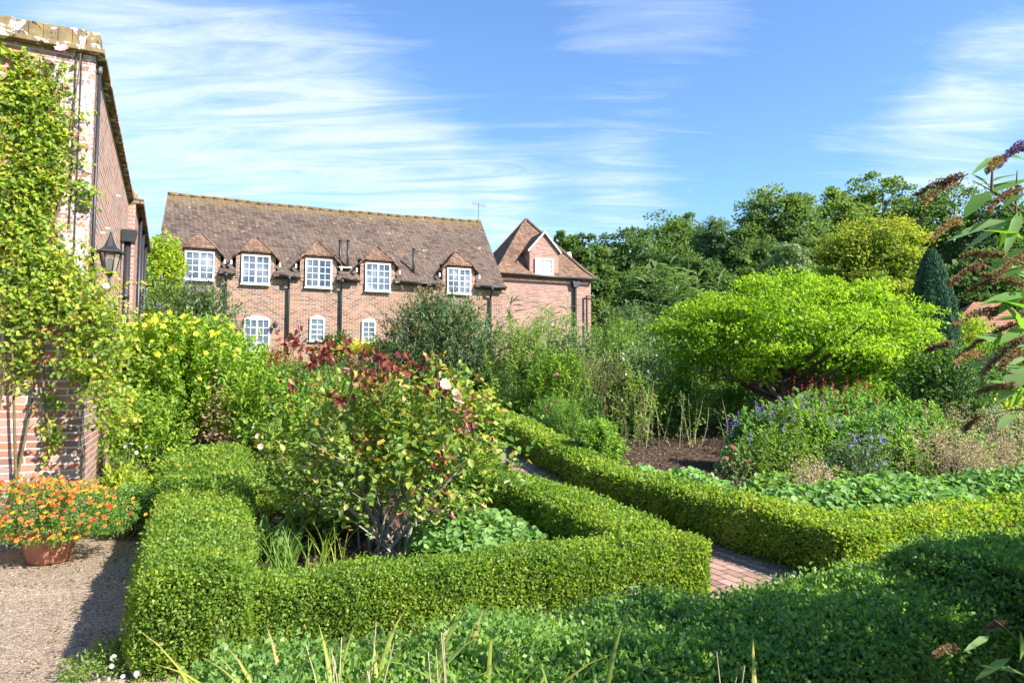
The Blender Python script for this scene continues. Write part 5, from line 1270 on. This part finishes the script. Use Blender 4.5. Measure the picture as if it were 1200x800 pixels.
for a in [(1130, 206, 1072, 230), (1122, 212, 1082, 240), (1200, 168, 1170, 195), (1205, 172, 1183, 180), (1172, 188, 1160, 200), (1125, 258, 1092, 282), (1195, 222, 1158, 248), (1180, 300, 1128, 300), (1153, 308, 1112, 335), (1195, 316, 1130, 345), (1170, 365, 1118, 382), (1195, 378, 1120, 420), (1115, 402, 1085, 412), (1200, 350, 1160, 372), (1195, 412, 1172, 432), (1150, 415, 1118, 428),
          (1190, 452, 1145, 460), (1200, 300, 1165, 330), (1200, 395, 1150, 440), (1150, 487, 1130, 505), (1175, 728, 1155, 738), (1120, 760, 1095, 768), (1200, 335, 1150, 322)]:
    spike_px(*a, Y=Yn + random.uniform(-.15, .2), rad=random.uniform(.007, .011), mat='violetspike' if a[1] == 168 else 'spike')
def leaf_px(x0, y0, x1, y1, w, tone=.5, Y=Yn, nv=(0, -.4, .8)):
    A = at(x0, y0, Y); B = at(x1, y1, Y + random.uniform(-.06, .06)); d = B - A; L = np.linalg.norm(d)
    lv.add(A[None], d[None], np.array([nv]) + rng.normal(0, .15, (1, 3)), L, w * Y / 800, tone + random.uniform(-.1, .1), 'lance', .1, .1)
for a in [(1210, 365, 1165, 345, 20, .3), (1208, 440, 1178, 425, 22, .2), (1205, 385, 1172, 398, 20, .5), (1204, 345, 1150, 352, 16, .2), (1200, 280, 1146, 262, 16, .1), (1206, 225, 1172, 240, 18, .2), (1204, 190, 1176, 176, 12, .2), (1208, 460, 1160, 440, 16, .4), (1162, 226, 1204, 205, 24, .25), (1160, 224, 1128, 252, 22, .2), (1196, 254, 1124, 290, 26, .85), (1190, 256, 1108, 275, 20, .8), (1158, 218, 1138, 200, 9, .2), (1160, 214, 1196, 200, 8, .3), (1156, 206, 1158, 192, 8, .2), (1168, 183, 1205, 184, 10, .3), (1168, 184, 1140, 200, 9, .3), (1204, 290, 1150, 318, 18, .15), (1204, 312, 1160, 330, 18, .2),
          (1204, 338, 1168, 365, 20, .2), (1204, 405, 1148, 390, 22, .15), (1204, 372, 1165, 372, 16, .2), (1204, 420, 1135, 425, 22, .8), (1200, 430, 1170, 470, 22, .85), (1180, 405, 1138, 448, 18, .8), (1190, 485, 1168, 500, 12, .7), (1202, 455, 1180, 478, 12, .3), (1200, 260, 1160, 240, 14, .2), (1196, 245, 1178, 300, 12, .5), (1200, 235, 1168, 290, 12, .4),
          (1205, 395, 1180, 350, 22, .2), (1210, 330, 1176, 300, 18, .15), (1205, 470, 1172, 445, 16, .3), (1200, 790, 1150, 775, 12, .6), (1160, 745, 1130, 760, 8, .8), (1185, 770, 1140, 795, 10, .5), (1195, 775, 1200, 740, 12, .4)]:
    leaf_px(*a[:5], tone=a[5])
for (x0, y0, x1, y1) in [(1230, 300, 1162, 224), (1215, 262, 1140, 212), (1162, 224, 1164, 190), (1190, 260, 1192, 200), (1235, 360, 1150, 310), (1240, 420, 1150, 390), (1250, 470, 1140, 420), (1240, 800, 1165, 725), (1230, 330, 1175, 300), (1240, 480, 1150, 487)]:
    A = at(x0, y0, Yn); B = at(x1, y1, Yn); tb.curve(A, (A + B) / 2 + [0, 0, .02], B, .0048, .0012, 8, 6)
# the rest of the bush, out of the picture to the right
k = 430; d = rv(k); c = nb + [0.5, .5, 1.35] + d * [1.4, 1.2, .98] * (rng.random(k) ** .4)[:, None]
keep = c[:, 0] > .80 * np.maximum(c[:, 1], .2) + .14; c = c[keep]; d = d[keep]; k = len(c); m = 15
P = np.repeat(c, m, 0) + rng.normal(0, .11, (k * m, 3)); P = P[P[:, 0] > .775 * P[:, 1] + .12]; n = len(P)
lv.add(P, rv(n) + [0, 0, .1], rv(n) * .5 + [0, 0, .7], rng.uniform(.10, .19, n), .042, .35 + rng.normal(0, .2, n), 'lance', .1, .15)
k = 22; A = nb + rng.normal(0, .12, (k, 3)) * [1, 1, 0]; B = c[rng.choice(len(c), k)]
tb.curve(A, (A + B) / 2 + [0, 0, .3], B, np.full(k, .018), np.full(k, .005), 8, 6)
lv.build('foliage', M['pale'], tn); tb.build('stems', M['twig'], tn)
# tall shrub further right that throws its shade over the corner hedge
bush('garden_shrub', 'tall unseen shrub that shades the corner hedge from the right', 'shrub', np.array([4.9, 2.85, 0]), 1.5, .95, 2.35, M['deep'], .12, .06, ntw=900, lpt=12, z0=.1, tl=.35, tone=.5, nst=20, sr=.02)
print('objects', len(COL.objects), 'verts', sum(len(o.data.vertices) for o in COL.objects if o.type == 'MESH'))
